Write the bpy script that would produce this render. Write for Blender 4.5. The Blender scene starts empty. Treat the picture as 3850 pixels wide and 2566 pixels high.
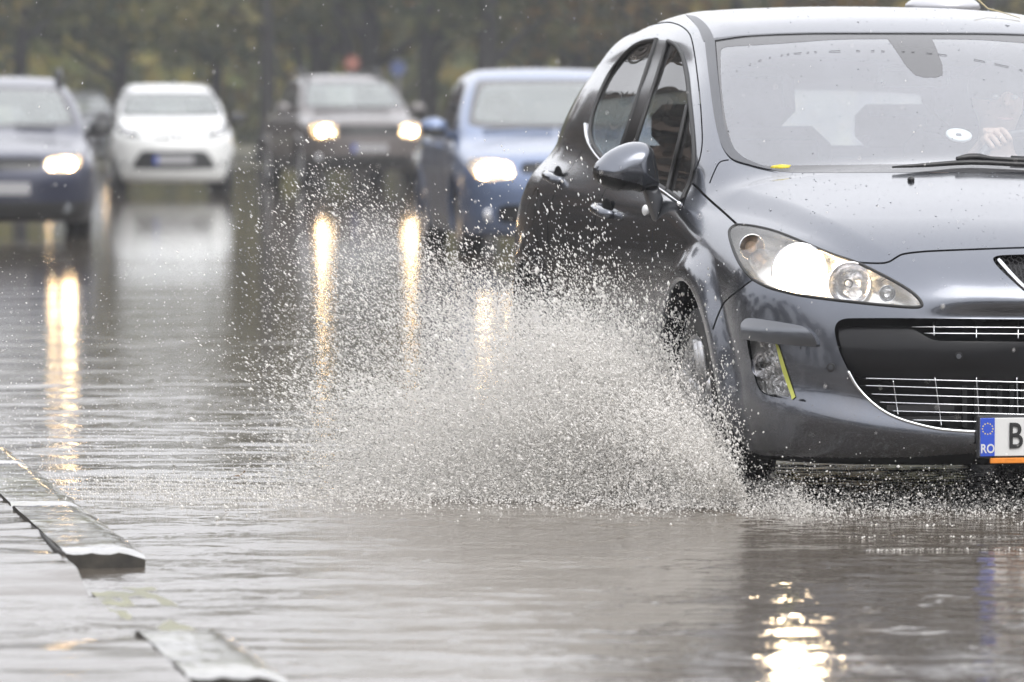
import bpy, math, random
import numpy as np
from mathutils import Vector, Matrix
from mathutils.bvhtree import BVHTree
from mathutils.geometry import delaunay_2d_cdt
rng = np.random.default_rng(7)
random.seed(7)
scene = bpy.context.scene
COL = scene.collection
R = math.radians

# ------------------------------------------------------------------ camera
FPX, PW, PH = 200 / 36 * 3850, 3850, 2566          # focal length in photo pixels
CAM_H = 1.17
PITCH = math.atan((PH / 2 - 398) / FPX)
cam_d = bpy.data.cameras.new('camera')
cam = bpy.data.objects.new('camera', cam_d)
COL.objects.link(cam)
cam.location = (0, 0, CAM_H)
cam.rotation_euler = (R(90) - PITCH, 0, 0)
cam_d.lens, cam_d.sensor_width = 200, 36
cam_d.clip_start, cam_d.clip_end = 0.5, 3000
cam_d.dof.use_dof = True
cam_d.dof.focus_distance = 16.9
cam_d.dof.aperture_fstop = 5.0
scene.camera = cam
CP, SP = math.cos(PITCH), math.sin(PITCH)

def ray(px, py):
    """unit direction through a photo pixel"""
    a, b = (px - PW / 2) / FPX, (PH / 2 - py) / FPX
    v = Vector((a, CP + b * SP, -SP + b * CP))
    return v.normalized()

def project(P):
    """world points -> photo pixels"""
    P = np.asarray(P, float)
    x, y, z = P[..., 0], P[..., 1], P[..., 2] - CAM_H
    d = y * CP - z * SP
    v = y * SP + z * CP
    return np.stack([PW / 2 + FPX * x / d, PH / 2 - FPX * v / d], -1)

def ground_at(px, py, z=0.0):
    v = ray(px, py)
    t = (z - CAM_H) / v.z
    return Vector((v.x * t, v.y * t, z))

def at_depth(px, Y):
    """ground position seen at photo column px, Y metres away"""
    return (px - PW / 2) / FPX * Y * 1.0

# ------------------------------------------------------------------ tagging
def tag(o, label=None, cat=None, group=None, kind=None):
    if label: o['label'] = label
    if cat: o['category'] = cat
    if group: o['group'] = group
    if kind: o['kind'] = kind
    return o

def empty(name, loc=(0, 0, 0), rz=0.0):
    o = bpy.data.objects.new(name, None)
    o.empty_display_size = 0.2
    o.location = loc
    o.rotation_euler = (0, 0, rz)
    COL.objects.link(o)
    return o

def mesh_obj(name, V, F, mat=None, parent=None, normals=None, smooth=True):
    """V (n,3), F list/array of faces -> one mesh object"""
    V = np.asarray(V, np.float32)
    me = bpy.data.meshes.new(name)
    if isinstance(F, np.ndarray) and F.ndim == 2:
        k = F.shape[1]
        me.vertices.add(len(V)); me.vertices.foreach_set('co', V.ravel())
        me.loops.add(F.size); me.loops.foreach_set('vertex_index', F.astype(np.int32).ravel())
        me.polygons.add(len(F))
        me.polygons.foreach_set('loop_start', np.arange(0, F.size, k, dtype=np.int32))
        me.polygons.foreach_set('loop_total', np.full(len(F), k, np.int32))
        me.update(calc_edges=True)
    else:
        me.from_pydata(V.tolist(), [], [list(map(int, f)) for f in F]); me.update()
    if len(me.polygons):
        me.polygons.foreach_set('use_smooth', np.full(len(me.polygons), smooth, bool))
    if normals is not None:
        me.normals_split_custom_set_from_vertices(np.asarray(normals, np.float32).tolist())
    if mat is not None:
        for m in (mat if isinstance(mat, (list, tuple)) else [mat]): me.materials.append(m)
    o = bpy.data.objects.new(name, me)
    COL.objects.link(o)
    if parent is not None: o.parent = parent
    return o

class MB:
    """collects simple solids into one mesh"""
    def __init__(s): s.V = []; s.F = []
    def add(s, V, F):
        n = len(s.V); s.V += [tuple(v) for v in V]; s.F += [[i + n for i in f] for f in F]
    def box(s, c, d, rot=None, bev=0.0):
        x, y, z = [q / 2 for q in d]
        b = min(bev, x * .9, y * .9, z * .9)
        if b <= 0:
            V = [(i * x, j * y, k * z) for i in (-1, 1) for j in (-1, 1) for k in (-1, 1)]
            F = [(0, 1, 3, 2), (4, 6, 7, 5), (0, 4, 5, 1), (2, 3, 7, 6), (0, 2, 6, 4), (1, 5, 7, 3)]
        else:
            V = []; idx = {}
            for i in (-1, 1):
                for j in (-1, 1):
                    for k in (-1, 1):
                        for a in range(3):
                            q = [i * (x - b), j * (y - b), k * (z - b)]
                            q[a] += (i, j, k)[a] * b
                            idx[i, j, k, a] = len(V); V.append(tuple(q))
            F = []
            for a in range(3):
                o1, o2 = [q for q in range(3) if q != a]
                for sg in (-1, 1):
                    cs = []
                    for (p, q) in ((-1, -1), (1, -1), (1, 1), (-1, 1)):
                        t = [0, 0, 0]; t[a] = sg; t[o1] = p; t[o2] = q
                        cs.append(idx[t[0], t[1], t[2], a])
                    F.append(cs if sg * (1 if a != 1 else -1) > 0 else cs[::-1])
            for a in range(3):
                o1, o2 = [q for q in range(3) if q != a]
                for p in (-1, 1):
                    for q in (-1, 1):
                        t0 = [0, 0, 0]; t0[a] = -1; t0[o1] = p; t0[o2] = q
                        t1 = list(t0); t1[a] = 1
                        F.append([idx[(*t0, o1)], idx[(*t0, o2)], idx[(*t1, o2)], idx[(*t1, o1)]])
            for i in (-1, 1):
                for j in (-1, 1):
                    for k in (-1, 1):
                        F.append([idx[i, j, k, 0], idx[i, j, k, 1], idx[i, j, k, 2]])
        if rot is not None: V = [tuple(rot @ Vector(v)) for v in V]
        s.add([(v[0] + c[0], v[1] + c[1], v[2] + c[2]) for v in V], F)
    def tube(s, pts, r, n=8, cap=True, closed=False):
        pts = [Vector(p) for p in pts]; m = len(pts)
        rs = r if isinstance(r, (list, tuple, np.ndarray)) else [r] * m
        V = []; up = None
        for i, p in enumerate(pts):
            if closed: t = pts[(i + 1) % m] - pts[i - 1]
            else: t = pts[min(i + 1, m - 1)] - pts[max(i - 1, 0)]
            t = t.normalized() if t.length > 1e-9 else Vector((0, 0, 1))
            if up is None:
                up = Vector((0, 0, 1)) if abs(t.z) < .9 else Vector((1, 0, 0))
            a = t.cross(up); a = a.normalized() if a.length > 1e-6 else t.orthogonal().normalized()
            b = a.cross(t).normalized(); up = b
            for k in range(n):
                w = 2 * math.pi * k / n
                V.append(p + a * (math.cos(w) * rs[i]) + b * (math.sin(w) * rs[i]))
        F = []
        for i in range(m if closed else m - 1):
            j = (i + 1) % m
            for k in range(n):
                l = (k + 1) % n
                F.append([i * n + k, i * n + l, j * n + l, j * n + k])
        if cap and not closed:
            F.append(list(range(n))[::-1]); F.append([(m - 1) * n + k for k in range(n)])
        s.add(V, F)
    def lathe(s, prof, c=(0, 0, 0), axis='x', n=32, cap=False):
        """prof = [(along axis, radius)]"""
        V = []
        for (h, r) in prof:
            for k in range(n):
                w = 2 * math.pi * k / n
                a, b = r * math.cos(w), r * math.sin(w)
                V.append({'x': (h, a, b), 'y': (a, h, b), 'z': (a, b, h)}[axis])
        F = []
        for i in range(len(prof) - 1):
            for k in range(n):
                l = (k + 1) % n
                F.append([i * n + k, i * n + l, (i + 1) * n + l, (i + 1) * n + k])
        if cap:
            F.append(list(range(n))); F.append([(len(prof) - 1) * n + k for k in range(n)])
        s.add([(v[0] + c[0], v[1] + c[1], v[2] + c[2]) for v in V], F)
    def ball(s, c, rad, n=12, rot=None):
        rad = (rad,) * 3 if not isinstance(rad, (tuple, list)) else rad
        V = []; F = []
        for i in range(n + 1):
            t = math.pi * i / n
            for k in range(2 * n):
                w = math.pi * k / n
                v = Vector((rad[0] * math.sin(t) * math.cos(w), rad[1] * math.sin(t) * math.sin(w), rad[2] * math.cos(t)))
                if rot is not None: v = rot @ v
                V.append((v.x + c[0], v.y + c[1], v.z + c[2]))
        for i in range(n):
            for k in range(2 * n):
                l = (k + 1) % (2 * n)
                F.append([i * 2 * n + k, (i + 1) * 2 * n + k, (i + 1) * 2 * n + l, i * 2 * n + l])
        s.add(V, F)
    def build(s, name, mat, parent=None, smooth=True, sharp=None):
        o = mesh_obj(name, s.V, s.F, mat, parent, smooth=smooth)
        if sharp is not None and smooth:
            o.data.set_sharp_from_angle(angle=R(sharp))
        return o

# ------------------------------------------------------------------ materials
def new_mat(name):
    m = bpy.data.materials.new(name); m.use_nodes = True
    nt = m.node_tree; nt.nodes.clear()
    out = nt.nodes.new('ShaderNodeOutputMaterial')
    return m, nt, out

def nd(nt, typ, **kw):
    n = nt.nodes.new(typ)
    for k, v in kw.items():
        if hasattr(n, k) and k not in n.inputs: setattr(n, k, v)
        else: n.inputs[k].default_value = v
    return n

def pbr(name, col, rough=.5, metal=0.0, spec=.5, coat=0.0, coat_rough=.03, var=0.0, var_scale=20, bump=0.0, bump_scale=200,
        emis=None, emis_s=0.0, trans=0.0, ior=1.5, dirt=None, dirt_z=(.1, .6)):
    m, nt, out = new_mat(name)
    p = nd(nt, 'ShaderNodeBsdfPrincipled')
    L = nt.links.new
    p.inputs['Base Color'].default_value = (*col, 1)
    p.inputs['Roughness'].default_value = rough
    p.inputs['Metallic'].default_value = metal
    p.inputs['Specular IOR Level'].default_value = spec
    p.inputs['Coat Weight'].default_value = coat
    p.inputs['Coat Roughness'].default_value = coat_rough
    p.inputs['Transmission Weight'].default_value = trans
    p.inputs['IOR'].default_value = ior
    if emis:
        p.inputs['Emission Color'].default_value = (*emis, 1)
        p.inputs['Emission Strength'].default_value = emis_s
    tc = nd(nt, 'ShaderNodeTexCoord')
    if var > 0 or dirt:
        n = nd(nt, 'ShaderNodeTexNoise', Scale=var_scale, Detail=6.0)
        L(tc.outputs['Object'], n.inputs['Vector'])
        mx = nd(nt, 'ShaderNodeMix', data_type='RGBA')
        mp = nd(nt, 'ShaderNodeMapRange')
        mp.inputs['From Min'].default_value = .3; mp.inputs['From Max'].default_value = .7
        L(n.outputs['Fac'], mp.inputs['Value'])
        L(mp.outputs['Result'], mx.inputs['Factor'])
        mx.inputs['A'].default_value = (*[c * (1 - var) for c in col], 1)
        mx.inputs['B'].default_value = (*[min(1, c * (1 + var)) for c in col], 1)
        L(mx.outputs['Result'], p.inputs['Base Color'])
    if bump > 0:
        n2 = nd(nt, 'ShaderNodeTexNoise', Scale=bump_scale, Detail=3.0)
        L(tc.outputs['Object'], n2.inputs['Vector'])
        b = nd(nt, 'ShaderNodeBump', Strength=bump, Distance=.002)
        L(n2.outputs['Fac'], b.inputs['Height'])
        L(b.outputs['Normal'], p.inputs['Normal'])
        if coat: L(b.outputs['Normal'], p.inputs['Coat Normal'])
    L(p.outputs['BSDF'], out.inputs['Surface'])
    return m

def clear_glass(name, tint=(.9, .95, .95), refl=1.0, film=0.0, film_col=(.5, .55, .65), rough=.0):
    """thin pane: transparent, fresnel mirror and a little wet film that scatters daylight"""
    m, nt, out = new_mat(name)
    L = nt.links.new
    tr = nd(nt, 'ShaderNodeBsdfTransparent'); tr.inputs['Color'].default_value = (*tint, 1)
    gl = nd(nt, 'ShaderNodeBsdfGlossy'); gl.inputs['Roughness'].default_value = rough
    fr = nd(nt, 'ShaderNodeFresnel', IOR=1.5)
    mu = nd(nt, 'ShaderNodeMath', operation='MULTIPLY'); mu.inputs[1].default_value = refl; mu.use_clamp = True
    L(fr.outputs['Fac'], mu.inputs[0])
    base = tr
    if film > 0:
        df = nd(nt, 'ShaderNodeBsdfDiffuse'); df.inputs['Color'].default_value = (*film_col, 1)
        tc = nd(nt, 'ShaderNodeTexCoord')
        n = nd(nt, 'ShaderNodeTexNoise', Scale=9.0, Detail=8.0, Roughness=.65)
        mp0 = nd(nt, 'ShaderNodeMapping'); mp0.inputs['Scale'].default_value = (1, .35, .35)
        L(tc.outputs['Object'], mp0.inputs['Vector']); L(mp0.outputs['Vector'], n.inputs['Vector'])
        mr = nd(nt, 'ShaderNodeMapRange')
        mr.inputs['From Min'].default_value = .3; mr.inputs['From Max'].default_value = .7
        mr.inputs['To Min'].default_value = film * .85; mr.inputs['To Max'].default_value = film * 1.15
        L(n.outputs['Fac'], mr.inputs['Value'])
        mx0 = nd(nt, 'ShaderNodeMixShader')
        L(mr.outputs['Result'], mx0.inputs['Fac']); L(tr.outputs[0], mx0.inputs[1]); L(df.outputs[0], mx0.inputs[2])
        base = mx0
    mx = nd(nt, 'ShaderNodeMixShader')
    L(mu.outputs[0], mx.inputs['Fac']); L(base.outputs[0], mx.inputs[1]); L(gl.outputs[0], mx.inputs[2])
    L(mx.outputs[0], out.inputs['Surface'])
    return m

def fogged_glass(name, fog=.5):
    m, nt, out = new_mat(name); L = nt.links.new
    tr = nd(nt, 'ShaderNodeBsdfTransparent'); tl = nd(nt, 'ShaderNodeBsdfTranslucent'); tl.inputs['Color'].default_value = (.75, .78, .82, 1)
    mx = nd(nt, 'ShaderNodeMixShader'); mx.inputs['Fac'].default_value = fog
    L(tr.outputs[0], mx.inputs[1]); L(tl.outputs[0], mx.inputs[2])
    gl = nd(nt, 'ShaderNodeBsdfGlossy'); gl.inputs['Roughness'].default_value = .02
    fr = nd(nt, 'ShaderNodeFresnel', IOR=1.5); m2 = nd(nt, 'ShaderNodeMixShader')
    L(fr.outputs[0], m2.inputs['Fac']); L(mx.outputs[0], m2.inputs[1]); L(gl.outputs[0], m2.inputs[2]); L(m2.outputs[0], out.inputs['Surface'])
    return m

# ------------------------------------------------------------------ splines and implicit bodies
def spline(pts, lo=-2.0, hi=7.0, n=4000):
    """smooth (C1 monotone-ish) curve through pts -> fast function"""
    xs = np.array([p[0] for p in pts], float); ys = np.array([p[1] for p in pts], float)
    h = np.diff(xs); d = np.diff(ys) / h
    m = np.empty_like(xs); m[0] = d[0]; m[-1] = d[-1]
    m[1:-1] = (d[:-1] * h[1:] + d[1:] * h[:-1]) / (h[:-1] + h[1:])
    g = np.linspace(lo, hi, n)
    i = np.clip(np.searchsorted(xs, g) - 1, 0, len(xs) - 2)
    t = (g - xs[i]) / h[i]; tc = np.clip(t, 0, 1)
    v = (2 * tc**3 - 3 * tc**2 + 1) * ys[i] + (tc**3 - 2 * tc**2 + tc) * h[i] * m[i] + (-2 * tc**3 + 3 * tc**2) * ys[i + 1] + (tc**3 - tc**2) * h[i] * m[i + 1]
    v = v + np.where(t < 0, t * h[i] * m[0], 0) + np.where(t > 1, (t - 1) * h[i] * m[-1], 0)
    # light smoothing
    k = 41; ker = np.hanning(k); ker /= ker.sum()
    vp = np.concatenate([v[0] + (np.arange(-(k // 2), 0)) * (v[1] - v[0]), v, v[-1] + np.arange(1, k // 2 + 1) * (v[-1] - v[-2])])
    v = np.convolve(vp, ker, 'valid')
    g32, v32 = g, v
    return lambda x: np.interp(x, g32, v32)

def smax(a, b, k):
    h = np.maximum(k - np.abs(a - b), 0) / k
    return np.maximum(a, b) + h * h * k * .25
def smin(a, b, k): return -smax(-a, -b, k)
def sstep(a, b, x):
    t = np.clip((x - a) / (b - a), 0, 1)
    return t * t * (3 - 2 * t)

def implicit_mesh(f, h, umax, y0, y1, z0, z1):
    """half body (u >= 0) of f(u,y,z) < 0 as quads + normals; vertices exactly on the surface"""
    nu = int(math.ceil(umax / h)) + 2
    us = (np.arange(nu + 1) - .5) * h
    ys = np.arange(y0, y1 + h, h); zs = np.arange(z0, z1 + h, h)
    U, Z = np.meshgrid(us, zs, indexing='ij')
    D = np.empty((len(us), len(ys), len(zs)), np.float32)
    step = 24
    for j in range(0, len(ys), step):
        yy = ys[j:j + step]
        D[:, j:j + step, :] = f(np.abs(us)[:, None, None] + np.zeros((1, len(yy), 1)), yy[None, :, None] + np.zeros((len(us), 1, len(zs))), zs[None, None, :] + np.zeros((len(us), len(yy), 1)))
    S = D < 0
    # active cells
    c = np.zeros(tuple(n - 1 for n in D.shape), np.int8)
    for a in (0, 1):
        for b in (0, 1):
            for d in (0, 1):
                c += S[a:a + c.shape[0], b:b + c.shape[1], d:d + c.shape[2]]
    act = (c > 0) & (c < 8)
    idx = -np.ones(act.shape, np.int64)
    I = np.argwhere(act)
    idx[act] = np.arange(len(I))
    # vertex = mean of edge crossings
    acc = np.zeros((len(I), 3)); cnt = np.zeros(len(I))
    offs = [(a, b, d) for a in (0, 1) for b in (0, 1) for d in (0, 1)]
    for o in offs:
        for ax in range(3):
            if o[ax] == 1: continue
            q = list(o); q[ax] = 1
            d0 = D[I[:, 0] + o[0], I[:, 1] + o[1], I[:, 2] + o[2]]
            d1 = D[I[:, 0] + q[0], I[:, 1] + q[1], I[:, 2] + q[2]]
            m = (d0 < 0) != (d1 < 0)
            t = d0[m] / (d0[m] - d1[m])
            P = np.tile(np.array(o, float), (m.sum(), 1)); P[:, ax] = t
            acc[m] += P; cnt[m] += 1
    P = (I + acc / cnt[:, None]) * h + np.array([us[0], ys[0], zs[0]])
    first = I[:, 0] == 0
    P[first, 0] = 0
    quads = []
    n0, n1, n2 = act.shape
    for ax in range(3):
        A = S
        if ax == 0: e = A[:-1, 1:-1, 1:-1] != A[1:, 1:-1, 1:-1]; sgn = A[:-1, 1:-1, 1:-1]
        if ax == 1: e = A[1:-1, :-1, 1:-1] != A[1:-1, 1:, 1:-1]; sgn = A[1:-1, :-1, 1:-1]
        if ax == 2: e = A[1:-1, 1:-1, :-1] != A[1:-1, 1:-1, 1:]; sgn = A[1:-1, 1:-1, :-1]
        K = np.argwhere(e); s = sgn[e]
        if ax == 0: a = [idx[K[:, 0], K[:, 1] + i, K[:, 2] + j] for i, j in ((0, 0), (1, 0), (1, 1), (0, 1))]
        if ax == 1: a = [idx[K[:, 0] + j, K[:, 1], K[:, 2] + i] for i, j in ((0, 0), (1, 0), (1, 1), (0, 1))]
        if ax == 2: a = [idx[K[:, 0] + i, K[:, 1] + j, K[:, 2]] for i, j in ((0, 0), (1, 0), (1, 1), (0, 1))]
        Q = np.stack(a, 1)
        Q[~s] = Q[~s][:, ::-1]
        quads.append(Q)
    Q = np.concatenate(quads)
    Q = Q[(Q >= 0).all(1)]
    fe = lambda P: f(np.abs(P[:, 0]), P[:, 1], P[:, 2])
    def grad(P, e=.0015):
        g = np.empty_like(P)
        for k in range(3):
            d = np.zeros(3); d[k] = e
            g[:, k] = (fe(P + d) - fe(P - d)) / (2 * e)
        return g
    for _ in range(4):
        g = grad(P); v = fe(P)
        st = (v / np.maximum((g * g).sum(1), .05))[:, None] * g
        ln = np.linalg.norm(st, axis=1, keepdims=True)
        P = P - st * np.minimum(1, .5 * h / np.maximum(ln, 1e-9))
        P[first, 0] = 0
    g = grad(P, .003)
    N = g / np.maximum(np.linalg.norm(g, axis=1, keepdims=True), 1e-9)
    return P, Q, N

class Piece:
    """triangle soup with per-vertex normals"""
    def __init__(s, V, T, N): s.V, s.T, s.N = np.asarray(V, float), np.asarray(T, np.int64), np.asarray(N, float)
    def sub(s, mask):
        T = s.T[mask]
        if not len(T): return Piece(np.zeros((0, 3)), np.zeros((0, 3), int), np.zeros((0, 3)))
        u, inv = np.unique(T, return_inverse=True)
        return Piece(s.V[u], inv.reshape(-1, 3), s.N[u])
    def moved(s, d=0.0, vec=None):
        V = s.V - s.N * d
        if vec is not None: V = V + np.array(vec)
        return Piece(V, s.T, s.N)
    def mirrored(s):
        m = np.array([-1, 1, 1])
        return Piece(s.V * m, s.T[:, ::-1], s.N * m)
    def join(s, o):
        return Piece(np.concatenate([s.V, o.V]), np.concatenate([s.T, o.T + len(s.V)]), np.concatenate([s.N, o.N]))
    def weld(s):
        if not len(s.T): return s
        _, ix, iv = np.unique(np.round(s.V, 7), axis=0, return_index=True, return_inverse=True)
        T = iv.reshape(-1)[s.T]
        T = T[(T[:, 0] != T[:, 1]) & (T[:, 1] != T[:, 2]) & (T[:, 0] != T[:, 2])]
        return Piece(s.V[ix], T, s.N[ix])
    def boundary(s):
        """boundary edges"""
        E = np.concatenate([s.T[:, [0, 1]], s.T[:, [1, 2]], s.T[:, [2, 0]]])
        k = np.sort(E, 1); key = k[:, 0] * (len(s.V) + 1) + k[:, 1]
        u, inv, c = np.unique(key, return_inverse=True, return_counts=True)
        return E[c[inv] == 1]
    def skirt(s, depth, vec=None):
        """walls from the boundary inwards"""
        E = s.boundary(); n = len(s.V)
        u, inv = np.unique(E, return_inverse=True); inv = inv.reshape(-1, 2)
        A = s.V[u]; d = -s.N[u] * depth if vec is None else np.tile(np.array(vec, float), (len(u), 1))
        m = len(u)
        V = np.concatenate([A, A + d])
        T = np.concatenate([np.stack([inv[:, 1], inv[:, 0], inv[:, 0] + m], 1), np.stack([inv[:, 1], inv[:, 0] + m, inv[:, 1] + m], 1)])
        return V, T
    def obj(s, name, mat, parent, custom=True):
        return mesh_obj(name, s.V, s.T, mat, parent, normals=s.N if custom else None)

def in_poly(P, poly):
    x, y = P[:, 0], P[:, 1]
    ins = np.zeros(len(P), bool)
    n = len(poly)
    for i in range(n):
        (x0, y0), (x1, y1) = poly[i], poly[(i + 1) % n]
        if y0 == y1: continue
        c = ((y0 > y) != (y1 > y))
        ins ^= c & (x < (x1 - x0) * (y - y0) / (y1 - y0) + x0)
    return ins

def cut(piece, poly, proj, sel=None):
    """split piece by a closed 2-D polygon seen through proj (V -> 2-D); only faces in sel(V, N, T) take part.
    returns inside, outside"""
    poly = np.asarray(poly, float)
    if not len(piece.T): return piece, piece
    Q = proj(piece.V)
    T = piece.T
    ok = np.ones(len(T), bool) if sel is None else sel(piece.V[T].mean(1), piece.N[T].mean(1))
    lo, hi = poly.min(0), poly.max(0)
    tq = Q[T]
    ok &= (tq.max(1) >= lo).all(1) & (tq.min(1) <= hi).all(1)
    cand = np.flatnonzero(ok)
    inside = np.zeros(len(T), bool)
    if not len(cand): return piece.sub(inside), piece
    vin = in_poly(Q[T[cand]].reshape(-1, 2), poly).reshape(-1, 3)
    # triangles touched by a polygon edge: sample edges finely, mark by bbox
    cross = (vin.any(1) & ~vin.all(1))
    tmin, tmax = tq[cand].min(1), tq[cand].max(1)
    for i in range(len(poly)):
        a, b = poly[i], poly[(i + 1) % len(poly)]
        n = np.array([-(b - a)[1], (b - a)[0]]); ln = np.linalg.norm(n)
        if ln < 1e-12: continue
        n /= ln
        sd = (tq[cand] - a) @ n
        hit = (sd.min(1) <= 0) & (sd.max(1) >= 0)
        t = (tq[cand] - a) @ ((b - a) / ln)
        hit &= (t.max(1) >= 0) & (t.min(1) <= ln)
        cross |= hit
    inside[cand[vin.all(1) & ~cross]] = True
    keep_out = np.ones(len(T), bool); keep_out[inside] = False
    cr = cand[cross]
    keep_out[cr] = False
    A = piece.sub(inside); B = piece.sub(keep_out)
    if not len(cr): return A, B
    # CDT of crossing triangles with the polygon
    u, inv = np.unique(T[cr], return_inverse=True); inv = inv.reshape(-1, 3)
    q2 = Q[u]
    # orientation must be ccw for cdt faces
    ar = (q2[inv[:, 1]] - q2[inv[:, 0]]); br = (q2[inv[:, 2]] - q2[inv[:, 0]])
    area = ar[:, 0] * br[:, 1] - ar[:, 1] * br[:, 0]
    # triangles seen edge-on cannot be cut: they go to one side whole
    longest = np.maximum(np.maximum((ar ** 2).sum(1), (br ** 2).sum(1)), ((ar - br) ** 2).sum(1))
    good = np.abs(area) > 2e-3 * longest
    thin = cr[~good]
    if len(thin):
        ti_ = in_poly(Q[T[thin]].mean(1), poly)
        m1 = np.zeros(len(T), bool); m1[thin[ti_]] = True; A = A.join(piece.sub(m1))
        m2 = np.zeros(len(T), bool); m2[thin[~ti_]] = True; B = B.join(piece.sub(m2))
    inv = inv[good]; area = area[good]
    if not len(inv): return A.weld(), B.weld()
    flip = area < 0
    scale = 1.0 / max((hi - lo).max(), 1e-9)
    vin2 = [Vector(((x - lo[0]) * scale, (y - lo[1]) * scale)) for x, y in np.concatenate([q2, poly])]
    n0 = len(u)
    edges = [(n0 + i, n0 + (i + 1) % len(poly)) for i in range(len(poly))]
    faces = [list(map(int, (t[::-1] if fl else t))) for t, fl in zip(inv, flip)]
    vo, eo, fo, ov, oe, of = delaunay_2d_cdt(vin2, edges, faces, 0, 1e-9, True)
    vo2 = np.array([(v[0] / scale + lo[0], v[1] / scale + lo[1]) for v in vo])
    orig = [-1] * len(vo)
    origs = [set(k for k in o if k < n0) for o in ov]
    V3, N3, key = [], [], {}
    def vert(vi, t, ti):
        for k in origs[vi]:
            if k in t: 
                kk = ('o', k)
                if kk not in key:
                    key[kk] = len(V3); V3.append(piece.V[u[k]]); N3.append(piece.N[u[k]])
                return key[kk]
        kk = (vi, ti)
        if kk not in key:
            a, b_, c = q2[t[0]], q2[t[1]], q2[t[2]]
            w = np.linalg.solve(np.array([b_ - a, c - a]).T, vo2[vi] - a)
            w3 = np.array([1 - w[0] - w[1], w[0], w[1]])
            w3 = np.clip(w3, 0, 1); w3 /= w3.sum()
            nn = w3 @ piece.N[u[t]]
            key[kk] = len(V3); V3.append(w3 @ piece.V[u[t]]); N3.append(nn / max(np.linalg.norm(nn), 1e-9))
        return key[kk]
    Tin, Tout = [], []
    fcent = np.array([vo2[list(f)].mean(0) for f in fo]) if len(fo) else np.zeros((0, 2))
    fin = in_poly(fcent, poly) if len(fo) else []
    for k, f in enumerate(fo):
        for ti in of[k]:
            t = inv[ti]
            ff = [vert(vi, t, ti) for vi in f]
            if flip[ti]: ff = ff[::-1]
            for q in range(1, len(ff) - 1):
                (Tin if fin[k] else Tout).append((ff[0], ff[q], ff[q + 1]))
    V3 = np.array(V3); N3 = np.array(N3)
    if len(V3):        # weld
        _, ix, iv = np.unique(np.round(V3, 7), axis=0, return_index=True, return_inverse=True)
        iv = iv.reshape(-1); V3 = V3[ix]; N3 = N3[ix]
        wt = lambda L_: [t for t in (tuple(iv[list(q)]) for q in L_) if len(set(t)) == 3]
        Tin, Tout = wt(Tin), wt(Tout)
    def mk(Tl):
        if not Tl: return Piece(np.zeros((0, 3)), np.zeros((0, 3), int), np.zeros((0, 3)))
        return Piece(V3, np.array(Tl), N3).sub(np.ones(len(Tl), bool))
    return A.join(mk(Tin)).weld(), B.join(mk(Tout)).weld()

def smooth_poly(pts, n=6, closed=True):
    """Catmull-Rom through pts; a point given as (x, y, 1) stays a sharp corner"""
    P = [np.array(p[:2], float) for p in pts]; C = [len(p) > 2 and p[2] == 1 for p in pts]
    m = len(P); out = []
    for i in range(m if closed else m - 1):
        p1, p2 = P[i], P[(i + 1) % m]
        p0 = P[i - 1] if (i > 0 or closed) else p1
        p3 = P[(i + 2) % m] if (i + 2 < m or closed) else p2
        if C[i]: p0 = p1 - (p2 - p1) * .5
        if C[(i + 1) % m]: p3 = p2 + (p2 - p1) * .5
        d1 = (p2 - p0) * .5; d2 = (p3 - p1) * .5
        L = np.linalg.norm(p2 - p1)
        for d in (d1, d2):
            l = np.linalg.norm(d)
            if l > L: d *= L / l
        for k in range(n):
            t = k / n
            out.append((2 * t**3 - 3 * t**2 + 1) * p1 + (t**3 - 2 * t**2 + t) * d1 + (-2 * t**3 + 3 * t**2) * p2 + (t**3 - t**2) * d2)
    if not closed: out.append(P[-1])
    return np.array(out)

def strip_poly(pts, w):
    """closed polygon of width w along an open polyline"""
    P = np.asarray(pts, float)
    t = np.gradient(P, axis=0); t /= np.maximum(np.linalg.norm(t, axis=1, keepdims=True), 1e-9)
    n = np.stack([-t[:, 1], t[:, 0]], 1)
    return np.concatenate([P + n * w / 2, (P - n * w / 2)[::-1]])
# ================================================================== the grey hatchback in the foreground
HB_O, HB_TH = Vector((1.592, 16.33, 0.0)), R(10.5)
HB_M = np.array(Matrix.Rotation(HB_TH, 3, 'Z')); HB_T = np.array(HB_O)
def hb_world(V):          # local (x, y, z) -> world
    return np.asarray(V) @ HB_M.T + HB_T
def hb_proj(V):           # (u, y, z) on the near flank -> photo pixels
    return project(hb_world(np.asarray(V) * np.array([-1, 1, 1])))
HB_CAM = (np.array([0, 0, CAM_H]) - HB_T) @ HB_M          # camera in local coordinates
HB_CAMU = HB_CAM * np.array([-1, 1, 1])
def facing(C, N):
    return ((HB_CAMU - C) * N).sum(1) > 0

_hood = spline([(-.3, .52), (0, .665), (.1, .722), (.22, .772), (.45, .842), (.75, .912), (.98, .958), (1.2, .985), (1.6, 1.0), (2.4, 1.03), (3.2, 1.06), (3.9, 1.06), (4.4, 1.05)])
_roof = spline([(.3, .61), (.7, .82), (.96, .952), (1.2, 1.078), (1.5, 1.235), (1.80, 1.382), (1.98, 1.444), (2.2, 1.477), (2.55, 1.498), (3.0, 1.490), (3.4, 1.455), (3.70, 1.41), (3.90, 1.26), (4.12, .96), (4.3, .7)])
_nose = spline([(-.2, .2), (.1, .11), (.155, .05), (.20, .015), (.27, .0), (.42, .0), (.52, .008), (.58, .02), (.65, .048), (.72, .10), (.79, .19), (.9, .4)])
_tail = spline([(-.2, 3.8), (.1, 4.12), (.25, 4.22), (.45, 4.25), (.62, 4.23), (.8, 4.16), (1.0, 4.05), (1.2, 3.9)])
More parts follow.
